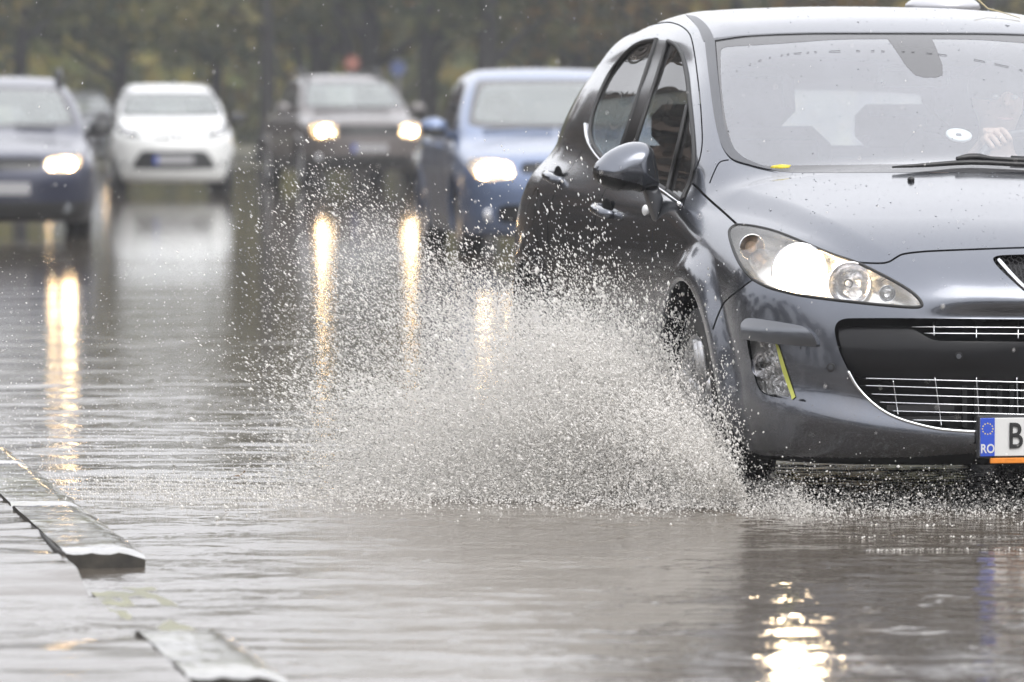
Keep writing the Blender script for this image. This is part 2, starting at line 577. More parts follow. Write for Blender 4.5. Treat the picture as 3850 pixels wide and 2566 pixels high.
_side = spline([(-.2, .74), (.05, .78), (.14, .815), (.24, .850), (.36, .872), (.50, .885), (.66, .892), (.76, .888), (.86, .868), (.94, .835), (1.02, .79), (1.15, .72)])
_plan = spline([(-.5, -.01), (.2, -.004), (.6, .002), (1.0, .008), (1.8, .008), (2.6, .014), (3.2, .022), (3.6, .016), (4.0, -.02), (4.3, -.08)])
_gside = spline([(.8, .775), (.88, .806), (.95, .812), (1.05, .794), (1.2, .730), (1.32, .655), (1.42, .604), (1.5, .55)])
_gplan = spline([(.8, -.04), (1.1, -.01), (1.5, .0), (1.9, .006), (2.4, .018), (2.8, .006), (3.2, -.004), (3.6, -.02), (4.0, -.08), (4.4, -.17)])
_crease = spline([(-.3, .10), (.0, .23), (.06, .30), (.14, .41), (.22, .485), (.4, .575), (.7, .665), (1.0, .755), (1.3, .84)])
WHEELS = ((.905, .262), (3.513, .262))

def hb_f(u, y, z):
    # bonnet / fender tops
    uc = _crease(y)
    top = _hood(y) - .095 * u * u - .05 * sstep(.62, .95, u) * (1 - sstep(.9, 1.5, y)) + .024 * (1 - sstep(uc - .02, uc + .075, u)) * (1 - sstep(.95, 1.1, y)) * sstep(-.2, .3, y)
    fl = z - top
    plan = .115 * np.maximum(u / .6, 1e-6) ** 2.5 - .02 * (1 - sstep(.0, .30, u)) * sstep(.45, .62, z) 
    fr = _nose(z) + plan - y
    zc = .185 + .105 * np.minimum(u / .8, 1.2) ** 1.5
    fr = fr - .020 * np.exp(-((z - zc) / .042) ** 2) + .012 * np.exp(-((z - zc - .085) / .045) ** 2) * sstep(.35, .6, u)
    fr = fr + .034 * np.exp(-((z - .562) / .030) ** 2) * (1 - sstep(.20, .46, u))
    si = u - (_side(z) + _plan(y))
    # wheel arch flares and the hollow crease low on the doors
    for wy, wz in WHEELS:
        r = np.sqrt((y - wy) ** 2 + (z - wz) ** 2)
        si = si - (.040 if wy < 2 else .022) * sstep(.50, .405, r) * sstep(.12, .3, z)
    si = si + .009 * np.exp(-((z - (.50 + .03 * (y - 2.2))) / .07) ** 2) * sstep(1.2, 1.9, y) * (1 - sstep(2.5, 3.3, y))
    si = si - .005 * np.exp(-((z - (.40 + .02 * (y - 2.2))) / .035) ** 2) * sstep(1.2, 1.9, y) * (1 - sstep(2.5, 3.3, y))
    re = y - (_tail(z) - .10 * (u / .7) ** 2.2)
    low = smax(smax(fl, fr, .09), si, .10 + .13 * (1 - sstep(.45, 1.1, y)) * sstep(1.0, .45, z))
    low = smax(low, re, .12)
    # bumper chin lip
    low = smax(low, .132 + .02 * sstep(.4, 1.2, y) - z, .05)
    # cabin
    gt = z - (_roof(y) - .062 * u * u - .06 * np.maximum(u - .3, 0) ** 2 * sstep(1.9, 2.4, y))
    gt = gt + .055 * u * u * (1 - sstep(1.6, 2.3, y))
    gs = (u - (_gside(z) + _gplan(y))) * .93
    g = smax(gt * .9, gs, .085)
    g = smax(g, .86 - z, .02)
    b = smin(low, g, .055)
    # wheel wells
    for wy, wz in WHEELS:
        r = np.sqrt((y - wy) ** 2 + (z - wz - .012) ** 2)
        b = smax(b, -np.maximum(r - .368, .60 - u), .012)
    return b

def orient(P, Q, N):
    g = np.cross(P[Q[:, 1]] - P[Q[:, 0]], P[Q[:, 2]] - P[Q[:, 0]])
    s = (g * N[Q].mean(1)).sum(1) < 0
    Q = Q.copy(); Q[s] = Q[s][:, ::-1]
    return Q
def tri(Q): return np.concatenate([Q[:, [0, 1, 2]], Q[:, [0, 2, 3]]])

def hb_shell(h=.009):
    P, Q, N = implicit_mesh(hb_f, h, .95, -.1, 4.35, .05, 1.53)
    return Piece(P, tri(orient(P, Q, N)), N)

# ------------------------------------------------------------------ materials of the hatchback
def paint_mat(name, col, rough=.32, metal=.55, wet=.25, wet_scale=55, dirt=0.0, dirt_z=.35):
    """wet metallic car paint: flake layer, clear coat, rain film and road dirt low down"""
    m, nt, out = new_mat(name)
    L = nt.links.new
    p = nd(nt, 'ShaderNodeBsdfPrincipled')
    tc = nd(nt, 'ShaderNodeTexCoord')
    p.inputs['Metallic'].default_value = metal
    p.inputs['Roughness'].default_value = rough
    p.inputs['Coat Weight'].default_value = 1.0
    p.inputs['Coat Roughness'].default_value = .04
    n = nd(nt, 'ShaderNodeTexNoise', Scale=wet_scale, Detail=4.0, Roughness=.6)
    mp = nd(nt, 'ShaderNodeMapping'); mp.inputs['Scale'].default_value = (.5, 1.6, 1.2)
    L(tc.outputs['Object'], mp.inputs['Vector']); L(mp.outputs['Vector'], n.inputs['Vector'])
    b = nd(nt, 'ShaderNodeBump', Strength=wet, Distance=.0012)
    L(n.outputs['Fac'], b.inputs['Height'])
    L(b.outputs['Normal'], p.inputs['Coat Normal'])
    base = nd(nt, 'ShaderNodeRGB'); base.outputs[0].default_value = (*col, 1)
    if dirt > 0:
        sx = nd(nt, 'ShaderNodeSeparateXYZ'); L(tc.outputs['Object'], sx.inputs[0])
        d1 = nd(nt, 'ShaderNodeTexNoise', Scale=240.0, Detail=2.0)
        d2 = nd(nt, 'ShaderNodeTexNoise', Scale=7.0, Detail=5.0)
        L(tc.outputs['Object'], d1.inputs['Vector']); L(tc.outputs['Object'], d2.inputs['Vector'])
        r1 = nd(nt, 'ShaderNodeMapRange'); r1.inputs['From Min'].default_value = .58; r1.inputs['From Max'].default_value = .70
        L(d1.outputs['Fac'], r1.inputs['Value'])
        r2 = nd(nt, 'ShaderNodeMapRange'); r2.inputs['From Min'].default_value = dirt_z + .3; r2.inputs['From Max'].default_value = dirt_z - .1
        L(sx.outputs['Z'], r2.inputs['Value'])
        r3 = nd(nt, 'ShaderNodeMapRange'); r3.inputs['From Min'].default_value = .42; r3.inputs['From Max'].default_value = .68
        L(d2.outputs['Fac'], r3.inputs['Value'])
        ad = nd(nt, 'ShaderNodeMath', operation='MAXIMUM'); L(r1.outputs[0], ad.inputs[0])
        m3 = nd(nt, 'ShaderNodeMath', operation='MULTIPLY'); L(r3.outputs[0], m3.inputs[0]); m3.inputs[1].default_value = .5
        L(m3.outputs[0], ad.inputs[1])
        mu = nd(nt, 'ShaderNodeMath', operation='MULTIPLY'); L(ad.outputs[0], mu.inputs[0]); L(r2.outputs[0], mu.inputs[1])
        mu2 = nd(nt, 'ShaderNodeMath', operation='MULTIPLY'); L(mu.outputs[0], mu2.inputs[0]); mu2.inputs[1].default_value = dirt
        mx = nd(nt, 'ShaderNodeMix', data_type='RGBA')
        L(mu2.outputs[0], mx.inputs['Factor']); L(base.outputs[0], mx.inputs['A']); mx.inputs['B'].default_value = (.13, .105, .08, 1)
        L(mx.outputs['Result'], p.inputs['Base Color'])
        mc = nd(nt, 'ShaderNodeMath', operation='SUBTRACT'); mc.inputs[0].default_value = 1.0; L(mu2.outputs[0], mc.inputs[1])
        L(mc.outputs[0], p.inputs['Coat Weight'])
        mm = nd(nt, 'ShaderNodeMath', operation='MULTIPLY'); mm.inputs[1].default_value = metal; L(mc.outputs[0], mm.inputs[0])
        L(mm.outputs[0], p.inputs['Metallic'])
    else:
        L(base.outputs[0], p.inputs['Base Color'])
    L(p.outputs[0], out.inputs['Surface'])
    return m

M = {}
M['paint'] = paint_mat('grey_paint', (.112, .121, .143), rough=.22, metal=.9, wet=.16, dirt=.5, dirt_z=.3)
M['plastic'] = pbr('black_plastic', (.012, .012, .013), rough=.38, spec=.5, bump=.2, bump_scale=500)
M['gloss_black'] = pbr('gloss_black', (.007, .007, .008), rough=.2, spec=.25)
M['insert'] = pbr('bumper_insert', (.055, .058, .066), rough=.42, metal=.3, coat=.3, coat_rough=.25)
M['insert_paint'] = paint_mat('insert_paint', (.10, .107, .122), rough=.42, metal=.85, wet=.1)
M['rubber'] = pbr('rubber', (.012, .012, .012), rough=.55)
M['gap'] = pbr('panel_gap', (.004, .004, .004), rough=.9, spec=.1)
M['chrome'] = pbr('chrome', (.75, .76, .78), rough=.10, metal=1.0)
M['chrome_bowl'] = pbr('reflector', (.82, .82, .84), rough=.16, metal=1.0, bump=.25, bump_scale=90)
M['lamp_housing'] = pbr('lamp_housing', (.80, .79, .77), rough=.22, metal=.75, bump=1.0, bump_scale=16)
M['alloy'] = pbr('alloy', (.62, .62, .63), rough=.32, metal=.7, var=.25, var_scale=30)
M['tyre'] = pbr('tyre', (.016, .016, .017), rough=.5, var=.3, var_scale=40, bump=.3, bump_scale=120)
M['dark_cavity'] = pbr('dark_cavity', (.008, .008, .009), rough=.8, spec=.2)
M['liner'] = pbr('arch_liner', (.012, .012, .012), rough=.7, var=.3)
M['windscreen'] = clear_glass('windscreen_glass', (.80, .86, .88), refl=2.8, film=.11, film_col=(.56, .60, .72))
M['frit'] = pbr('windscreen_border', (.06, .06, .063), rough=.12, spec=.7)
M['side_glass'] = clear_glass('side_glass', (.42, .46, .45), refl=1.0, film=.03, film_col=(.5, .5, .5))
M['rear_glass'] = fogged_glass('rear_glass', .16)
M['lens'] = clear_glass('lamp_lens', (.95, .95, .95), refl=1.0, film=.06, film_col=(.75, .74, .7))
M['lamp_on'] = pbr('lamp_lit', (1, 1, 1), emis=(1.0, .75, .46), emis_s=34.0)
M['amber'] = pbr('amber_bulb', (.34, .22, .13), rough=.3)
M['fog_reflector'] = pbr('fog_reflector', (.90, .90, .90), rough=.10, metal=.85, bump=1.0, bump_scale=45)
M['seat'] = pbr('seat_cloth', (.05, .052, .07), rough=.85, var=.2, var_scale=60)
M['dash'] = pbr('dashboard', (.035, .037, .045), rough=.7, bump=.3, bump_scale=400)
M['plate_white'] = pbr('plate_white', (.56, .56, .55), rough=.35, coat=.4)
M['plate_blue'] = pbr('plate_blue', (.015, .06, .42), rough=.35, coat=.4)
M['plate_black'] = pbr('plate_black', (.012, .012, .012), rough=.4)
M['yellow'] = pbr('yellow', (.75, .6, .03), rough=.45)
M['yellow_strip'] = pbr('yellow_strip', (.42, .44, .09), rough=.5)
M['orange'] = pbr('orange_strip', (.62, .20, .02), rough=.4, var=.15, var_scale=60)
M['white'] = pbr('white', (.8, .8, .8), rough=.5)

# ------------------------------------------------------------------ cutting the shell into its panels
def side_x(V): return np.asarray(V) * np.array([-1, 1, 1])

class Hits:
    def __init__(s, piece):
        s.bvh = BVHTree.FromPolygons([tuple(v) for v in piece.V], [tuple(int(i) for i in t) for t in piece.T])
        s.o = Vector(HB_CAM)
    def dir(s, px, py):
        d = np.array(ray(px, py)) @ HB_M
        return Vector((d[0], d[1], d[2]))
    def __call__(s, px, py):
        """photo pixel -> point and normal on the near half (u, y, z)"""
        d = s.dir(px, py); du = Vector((-d.x, d.y, d.z))
        o = Vector((-s.o.x, s.o.y, s.o.z))
        p, n, i, t = s.bvh.ray_cast(o, du)
        return p, n
    def full(s, px, py):
        """photo pixel -> point on the near or far half in local x"""
        d = s.dir(px, py)
        best = None
        for sg in (-1, 1):
            p, n, i, t = s.bvh.ray_cast(Vector((sg * s.o.x, s.o.y, s.o.z)), Vector((sg * d.x, d.y, d.z)))
            if p is not None and (best is None or t < best[2]):
                best = (Vector((sg * p.x, p.y, p.z)), Vector((sg * n.x, n.y, n.z)), t)
        return best

def build_hatchback():
    root = empty('hatchback', HB_O, HB_TH)
    tag(root, 'dark grey hatchback driving through the flooded lane and throwing up a big splash, nearest car', 'car')
    S = hb_shell(HB_H)
    H = Hits(S)
    proj = hb_proj
    plan = lambda V: V[:, :2]
    side = lambda V: V[:, 1:]
    rearp = lambda V: V[:, [0, 2]]
    sel_face = lambda C, N: facing(C, N)
    both = lambda p: p.mirrored().join(p)
    def lr(name, piece, mat, parent, custom=True):
        """the same part on both flanks: near one first"""
        a = piece.mirrored().obj(name, mat, parent, custom)
        b = piece.obj(name, mat, parent, custom)
        return a, b
    def px_line(pts, off=.0, n=6, smooth=True):
        """traced line -> points on the near flank (local x), lifted by off"""
        P = smooth_poly(pts, n, closed=False) if smooth else np.asarray(pts, float)
        out = []
        for q in P:
            p, nn = H(*q)
            if p is None: continue
            p = p + nn * off
            out.append(Vector((-p.x, p.y, p.z)))
        return out
    def flip(pts): return [Vector((-p.x, p.y, p.z)) for p in pts]

    # wheel wells and floor
    C = S.V[S.T].mean(1)
    well = np.zeros(len(S.T), bool)
    for wy, wz in WHEELS:
        r = np.hypot(C[:, 1] - wy, C[:, 2] - wz - .012)
        well |= (r < .364) & (C[:, 0] > .55)
    liner = S.sub(well); S = S.sub(~well)
    lc = liner.V[liner.T].mean(1)
    for fr_ in (True, False):
        lr('wheel_arch_liner', liner.sub((lc[:, 1] < 2.2) == fr_), M['liner'], root)

    C = S.V[S.T].mean(1); und = (C[:, 2] < .26) & (S.N[S.T].mean(1)[:, 2] < -.80)
    both(S.sub(und)).obj('underbody', M['dark_cavity'], root); S = S.sub(~und)
    # ---- windscreen
    glass_out = [(2652, 152, 1), (2812, 135), (3025, 126), (3290, 125), (3556, 127), (3850, 139), (4200, 165, 1), (4200, 650, 1), (3850, 650), (3400, 650), (3000, 650), (2900, 642), (2815, 622), (2750, 598), (2712, 545), (2688, 450), (2668, 300)]
    selw = lambda C, N: facing(C, N) & (C[:, 1] > .85) & (C[:, 1] < 2.3)
    W, S = cut(S, smooth_poly(glass_out, 6), proj, selw)
    trim_in = [(2690, 156, 1), (2812, 139), (3025, 130), (3290, 129), (3556, 131), (3850, 143), (4200, 170, 1), (4200, 655, 1), (3850, 655), (3400, 655), (3000, 655), (2905, 640), (2838, 615), (2788, 590), (2750, 545), (2720, 450), (2702, 300)]
    W2, trim = cut(W, smooth_poly(trim_in, 6), proj)
    clear_in = [(2709, 202), (2716, 184), (2740, 177), (2920, 166), (3131, 151), (3275, 148), (3550, 148), (3850, 158), (4200, 175, 1), (4200, 612, 1), (3850, 614), (3610, 616), (3344, 619), (3078, 622), (2866, 624), (2812, 611), (2770, 575), (2745, 520), (2725, 430), (2712, 320)]
    Wc, frit = cut(W2, smooth_poly(clear_in, 6), proj)
    lens = np.array([(-.01, 2.05), (.078, 2.05), (.078, 1.86), (.060, 1.62), (.045, 1.56), (.02, 1.545), (-.01, 1.545)])
    hous, Wc = cut(Wc, lens, plan)
    frit = frit.join(hous)
    ws = both(Wc).obj('windscreen', M['windscreen'], root)
    both(frit.moved(-.0005)).obj('windscreen_border', M['frit'], ws)
    tr_ = both(trim.moved(-.004)).obj('pillar_trim', M['insert'], root)

    # ---- rear window
    rw = [(-.02, 1.39), (.42, 1.38), (.52, 1.35), (.62, 1.12), (.62, 1.03), (.54, .985), (-.02, .975)]
    RW, S = cut(S, smooth_poly([(*p, 1) if p[0] < 0 else p for p in rw], 5), rearp, lambda C, N: (C[:, 1] > 3.3) & (N[:, 1] > .2))
    both(RW).obj('rear_window', M['rear_glass'], root)

    # ---- roof ditch moulding
    dm = [(2578, 58, 1), (2621, 66), (2664, 104), (2686, 152, 1), (2645, 157, 1), (2626, 110), (2599, 77)]
    selc = lambda C, N: facing(C, N) & (C[:, 2] > .8)
    D, S = cut(S, smooth_poly(dm, 5), proj, selc)
    lr('roof_moulding', D.moved(-.002), M['insert'], root)

    # ---- side windows
    rwin = [(2469, 150, 1), (2420, 158), (2377, 180), (2334, 223), (2290, 283), (2252, 364), (2227, 440), (2220, 500), (2230, 540), (2262, 590), (2312, 630, 1)]
    fwin = [(2512, 156, 1), (2545, 175), (2567, 213), (2583, 283), (2594, 375), (2607, 511), (2610, 592), (2599, 673), (2562, 757, 1), (2470, 694), (2358, 642, 1)]
    sels = lambda C, N: facing(C, N) & (C[:, 0] > .4) & (N[:, 0] > .5)
    wins = []
    for nm, poly in (('rear_side_window', rwin), ('front_side_window', fwin)):
        pp = smooth_poly(poly, 6)
        G, S = cut(S, pp, proj, sels)
        a, b = lr(nm, G.moved(.004), M['side_glass'], root)
        wins.append((a, b, pp))
        ring = px_line(list(map(tuple, pp)) + [tuple(pp[0])], .001, smooth=False)
        for par, rg in ((a, ring), (b, flip(ring))):
            mb = MB(); mb.tube(rg, .0075, 6, cap=False); mb.build('window_seal', M['rubber'], par)
    pil = [(2469, 150, 1), (2512, 153, 1), (2356, 646, 1), (2316, 628, 1)]
    PB, S = cut(S, smooth_poly(pil, 3), proj, sels)
    lr('door_pillar', PB.moved(-.001), M['gloss_black'], root)
    ql = px_line([(2586, 400), (2545, 580), (2510, 722)], .002)
    for par, q in ((wins[1][0], ql), (wins[1][1], flip(ql))):
        mb = MB(); mb.tube(q, .008, 6); mb.build('quarter_bar', M['rubber'], par)
    ch = px_line([(2204, 470), (2210, 520), (2228, 562), (2262, 606), (2312, 644), (2400, 676), (2486, 716), (2560, 772)], .004)
    for q in (ch, flip(ch)):
        mb = MB(); mb.tube(q, .007, 6); mb.build('window_chrome_strip', M['chrome'], root)

    # ---- panel gaps
    gaps = []
    def seam(pts, w=7.5, sel=sel_face, smooth=True, depth=.006):
        nonlocal S
        P = smooth_poly(pts, 5, closed=False) if smooth else np.array(pts, float)
        g, S = cut(S, strip_poly(P, w), proj, sel)
        gaps.append(g.moved(depth))
    # headlamp first, so that gaps stop at it
    head = [(2775, 846), (2831, 851), (2903, 867), (2975, 893), (3065, 931), (3138, 960), (3221, 988), (3300, 1026), (3372, 1064), (3427, 1099), (3456, 1126), (3466, 1149), (3446, 1156), (3372, 1152), (3264, 1142), (3120, 1126), (3011, 1111), (2939, 1095), (2885, 1079), (2831, 1050), (2794, 1010), (2766, 960), (2747, 905), (2742, 873), (2753, 855)]
    self_ = lambda C, N: facing(C, N) & (C[:, 1] < 1.1) & (C[:, 2] > .4)
    hp = smooth_poly(head, 5)
    HL, S = cut(S, hp, proj, self_)
    # grille mouth
    gr = [(4300, 1201, 1), (3850, 1201), (3425, 1197), (3230, 1197), (3172, 1200), (3146, 1216), (3138, 1247), (3154, 1317), (3192, 1399), (3225, 1450), (3273, 1502), (3328, 1545), (3398, 1578), (3507, 1607), (3588, 1618), (3669, 1621), (4300, 1632, 1)]
    gp = smooth_poly(gr, 6)
    G, S = cut(S, gp, proj, self2 := (lambda C, N: facing(C, N) & (C[:, 1] < .6)))
    # badge recess on the nose
    bd = [(-.02, .742, 1), (.155, .738), (.182, .728), (.172, .70), (.115, .635), (.06, .595), (-.02, .58, 1)]
    BD, S = cut(S, smooth_poly(bd, 5), rearp, lambda C, N: (N[:, 1] < .1) & (C[:, 1] < .5))

    hood_edge = [(2706, 606), (2690, 640), (2668, 690), (2640, 706), (2606, 694, 1), (2661, 748), (2776, 850)]
    seam([(2604, 690), (2661, 746), (2720, 798), (2778, 851)], 9)
    seam([(3211, 986), (3270, 990), (3320, 990), (3345, 984), (3368, 970), (3390, 958), (3430, 951), (3500, 945), (3700, 937), (3850, 932), (4150, 926)], 7)
    seam([(2668, 690), (2684, 650), (2706, 611), (2740, 602)], 5)
    seam([(2836, 1048), (2790, 1082), (2726, 1135), (2700, 1185), (2680, 1240)], 6)
    seam([(2442, 96), (2480, 88), (2518, 85), (2561, 99), (2594, 131), (2610, 196), (2622, 285), (2632, 375), (2638, 460), (2640, 538), (2630, 600), (2606, 660), (2562, 790)], 5, sel=selc)
    sd = lambda C, N: facing(C, N) & (C[:, 0] > .6) & (N[:, 0] > .4)
    def seam_side(pts, w=.006):
        nonlocal S
        P = smooth_poly(pts, 5, closed=False)
        g, S = cut(S, strip_poly(P, w), side, sd)
        gaps.append(g.moved(.006))
    seam_side([(1.52, .79), (1.50, .70), (1.47, .55), (1.46, .36), (1.47, .22)])
    seam_side([(2.36, 1.02), (2.40, .90), (2.44, .70), (2.44, .45), (2.43, .22)], .007)
    seam_side([(3.10, 1.02), (3.16, .90), (3.17, .78), (3.10, .66), (3.02, .58), (2.98, .45)], .007)
    seam_side([(1.47, .225), (2.0, .228), (2.43, .23), (2.95, .24)], .006)
    fuel = [(3.52 + .085 * math.cos(t), .80 + .085 * math.sin(t)) for t in np.linspace(0, 2 * math.pi, 24)]
    seam_side(fuel, .005)

    # ---- front doors and rear doors, bonnet, bumper as panels of their own
    fd = [(1.516, .80, 1), (1.49, .70), (1.465, .55), (1.455, .36), (1.468, .225, 1), (2.43, .23, 1), (2.44, .45), (2.44, .70), (2.40, .90), (2.30, 1.02, 1), (1.50, .86, 1)]
    FD, S = cut(S, smooth_poly(fd, 4), side, sd)
    fdo = lr('front_door', FD, M['paint'], root)
    rd = [(2.445, .70), (2.445, .45), (2.435, .23, 1), (2.95, .24, 1), (2.98, .45), (3.02, .58), (3.10, .66), (3.17, .78), (3.16, .90), (3.10, 1.03, 1), (2.30, 1.02, 1), (2.40, .90)]
    RD, S = cut(S, smooth_poly(rd, 4), side, sd)
    rdo = lr('rear_door', RD, M['paint'], root)
    hood = [(2706, 604, 1), (2690, 640), (2668, 690), (2640, 706), (2604, 690, 1), (2661, 746), (2720, 798), (2776, 848, 1), (2831, 851), (2903, 867), (2975, 893), (3065, 931), (3138, 960), (3215, 988, 1), (3320, 990), (3345, 984), (3390, 958), (3430, 951), (3500, 945), (3700, 937), (3850, 932), (4250, 924, 1), (4250, 640, 1), (3400, 640), (3000, 640), (2815, 615), (2745, 600)]
    HO, S = cut(S, smooth_poly(hood, 4), proj, lambda C, N: facing(C, N) & (C[:, 1] < 1.35) & (C[:, 2] > .6))
    bonnet = both(HO).obj('bonnet', M['paint'], root)
    bump = [(2836, 1048, 1), (2790, 1082), (2726, 1135), (2700, 1185), (2680, 1240), (2640, 1400, 1), (2640, 1800, 1), (4400, 1800, 1), (4400, 1170, 1), (3480, 1160, 1), (3372, 1152), (3120, 1126), (2939, 1095), (2885, 1079)]
    bsel = lambda C, N: (C[:, 1] < .72) & (C[:, 2] < .75)
    BU, S = cut(S, smooth_poly(bump, 4), proj, bsel)

    # ---- bumper: inserts, fog lamp recess
    ins = [(2804, 1214), (2828, 1197), (2888, 1203), (2996, 1222), (3034, 1233), (3064, 1263), (3078, 1296), (3070, 1305), (2942, 1295), (2823, 1277), (2806, 1272), (2803, 1240)]
    IN, BU = cut(BU, smooth_poly(ins, 5), proj, sel_face)
    rec = [(2806, 1270, 1), (2942, 1295, 1), (3072, 1306, 1), (3110, 1400), (3150, 1480), (3206, 1541, 1), (3100, 1524), (2996, 1507), (2930, 1497), (2880, 1485), (2852, 1462), (2832, 1400), (2816, 1330)]
    rp = smooth_poly(rec, 5)
    RE, BU = cut(BU, rp, proj, sel_face)
    q = proj(RE.V)
    # depth grows from the fading inner edge to the lamp
    e0, e1 = np.array([3072., 1306.]), np.array([3206., 1541.])
    dn = np.array([-(e1 - e0)[1], (e1 - e0)[0]]); dn /= np.linalg.norm(dn)
    dist = (q - e0) @ dn
    dep = .036 * sstep(0, 200, np.abs(dist)) * (np.sign(dist) == np.sign((np.array([2850., 1400.]) - e0) @ dn))
    dep = dep * (1 - sstep(2992, 3062, q[:, 0]))
    bedge = np.unique(RE.boundary())
    RV = RE.V + np.stack([0 * dep, dep, 0 * dep], 1)
    # walls
    E = RE.boundary(); E = E[dep[E].max(1) > .0015]; u_, inv = np.unique(E, return_inverse=True); inv = inv.reshape(-1, 2); m_ = len(u_)
    WV = np.concatenate([RE.V[u_], RV[u_]])
    WT = np.concatenate([np.stack([inv[:, 1], inv[:, 0], inv[:, 0] + m_], 1), np.stack([inv[:, 1], inv[:, 0] + m_, inv[:, 1] + m_], 1)])
    RE2 = Piece(RV, RE.T, RE.N)
    fog = [(2818, 1270, 1), (2916, 1285, 1), (2942, 1388), (2978, 1494, 1), (2892, 1487, 1), (2858, 1462), (2836, 1388)]
    FG, RE2 = cut(RE2, smooth_poly(fog, 5), proj, sel_face)
    yel = [(2916, 1285, 1), (2926, 1288, 1), (2993, 1494, 1), (2980, 1505, 1), (2942, 1388, 1)]
    YL, RE2 = cut(RE2, np.array([p[:2] for p in yel]), proj, sel_face)
    bumper = both(BU).obj('front_bumper', M['paint'], root)
    lr('fog_lamp_recess', RE2, M['paint'], bumper)
    for sg in (-1, 1):
        mesh_obj('recess_edge', WV * np.array([sg, 1, 1]), WT if sg > 0 else WT[:, ::-1], M['paint'], bumper, smooth=False)
    lr('yellow_strip', YL.moved(-.004), M['yellow_strip'], bumper)
    # insert: lifted bar with rounded rim
    iv, it = IN.moved(-.016).skirt(.018)
    ib = IN.moved(-.016)
    zz = (ib.V[:, 2] - ib.V[:, 2].min()) / np.ptp(ib.V[:, 2])
    ib.N[:, 2] += 1.1 * sstep(.50, .72, zz) - .35 * sstep(.5, .2, zz); ib.N /= np.linalg.norm(ib.N, axis=1, keepdims=True)
    for sg in (-1, 1):
        mir = np.array([sg, 1, 1])
        o = (ib if sg > 0 else ib.mirrored()).obj('bumper_insert', M['insert_paint'], bumper)
        mesh_obj('insert_edge', iv * mir, it if sg > 0 else it[:, ::-1], M['insert_paint'], o, smooth=False)
    for sg in (-1, 1):
        fo = (FG.mirrored() if sg < 0 else FG).moved(.002).obj('fog_lamp', M['lens'], bumper)
        rj = np.random.default_rng(12); back = FG.moved(0, (0, .050, 0)); back.V = back.V + np.stack([0 * back.V[:, 0], rj.normal(0, .0035, len(back.V)) + .007 * np.sin(back.V[:, 2] * 160), 0 * back.V[:, 0]], 1); sv, st = FG.skirt(0, (0, .055, 0))
        mir = np.array([sg, 1, 1])
        mesh_obj('reflector', np.concatenate([back.V, sv]) * mir, np.concatenate([back.T, st + len(back.V)]), M['fog_reflector'], fo, smooth=False)
        p, n = H(2889, 1376)
        c = Vector((sg * p.x, p.y + .062, p.z))
        mb = MB(); mb.lathe([(-.008, .040), (.012, .035), (.03, .026), (.034, .012)], c, 'y', 24); mb.build('fog_bowl', M['chrome_bowl'], fo)
        mb = MB(); mb.ball((c.x, c.y, c.z), (.011, .016, .011), 8); mb.build('bulb', M['dark_cavity'], fo)
    # parking sensors
    def sensor(px, py, back, mat, par):
        p, n = H(px, py)
        for sg in (-1, 1):
            q_ = Vector((sg * p.x, p.y + back, p.z)); nn = Vector((sg * n.x, n.y, n.z))
            mb = MB(); mb.tube([q_ - nn * .02, q_ + nn * .0035, q_ + nn * .004], [.0125, .0125, .011], 20); o = mb.build('parking_sensor', mat, par, sharp=40)
            mb = MB(); mb.tube([q_ + nn * .003, q_ + nn * .0055], [.0072, .0066], 16); mb.build('sensor_face', M['insert'], o, sharp=40)
    sensor(3125, 1382, 0, M['plastic'], bumper)

    # ---- grille
    cav = G.moved(0, (0, .16, 0)); sv, st = G.skirt(0, (0, .16, 0))
    gv = np.concatenate([cav.V, sv]); gt = np.concatenate([cav.T, st + len(cav.V)])
    gg = Piece(gv, gt, np.zeros_like(gv))
    grille = both(gg).obj('grille', M['dark_cavity'], root, custom=False)
    rim = [Vector((-p.x, p.y, p.z)) for p in [H(*q_)[0] for q_ in gp[(gp[:, 0] < 3990)]] if p is not None]
    # rolled lip round the mouth, chrome line along its lower edge
    low_e = px_line([(3190, 1396), (3222, 1452), (3270, 1506), (3326, 1549), (3396, 1581), (3507, 1610), (3588, 1620), (3669, 1624), (3850, 1628), (3985, 1630)], .002)
    mb = MB(); mb.tube(low_e, .0045, 8); mb.tube(flip(low_e), .0045, 8); mb.build('grille_chrome_edge', M['chrome'], grille)
    # cross bar (bumper beam) between upper slot and lower grille
    bar = [(3164, 1236), (3178, 1229), (3206, 1228), (3300, 1228), (3422, 1229, 1), (3470, 1256), (3512, 1278), (3560, 1284), (3850, 1287), (4300, 1292, 1), (4300, 1445, 1), (3850, 1440), (3500, 1434), (3300, 1432), (3238, 1428), (3206, 1394), (3174, 1320), (3160, 1265)]
    BR, _ = cut(G, smooth_poly(bar, 5), proj)
    q = proj(BR.V)
    yy = (q[:, 1] - 1226) / (1440 - 1226)
    inn = .020 + .034 * np.clip(1 - (q[:, 0] - 3150) / 90, 0, 1) ** 2 * 0 + .03 * sstep(.42, 1.0, yy) + .022 * sstep(.14, .0, yy)
    BRp = Piece(BR.V + np.stack([0 * inn, inn, 0 * inn], 1), BR.T, BR.N)
    BRp.N[:, 2] += .38 * (sstep(.5, .1, yy) - sstep(.42, .9, yy) * 1.1); BRp.N /= np.linalg.norm(BRp.N, axis=1, keepdims=True)
    both(BRp).obj('grille_cross_bar', M['gloss_black'], grille)
    bars = MB()
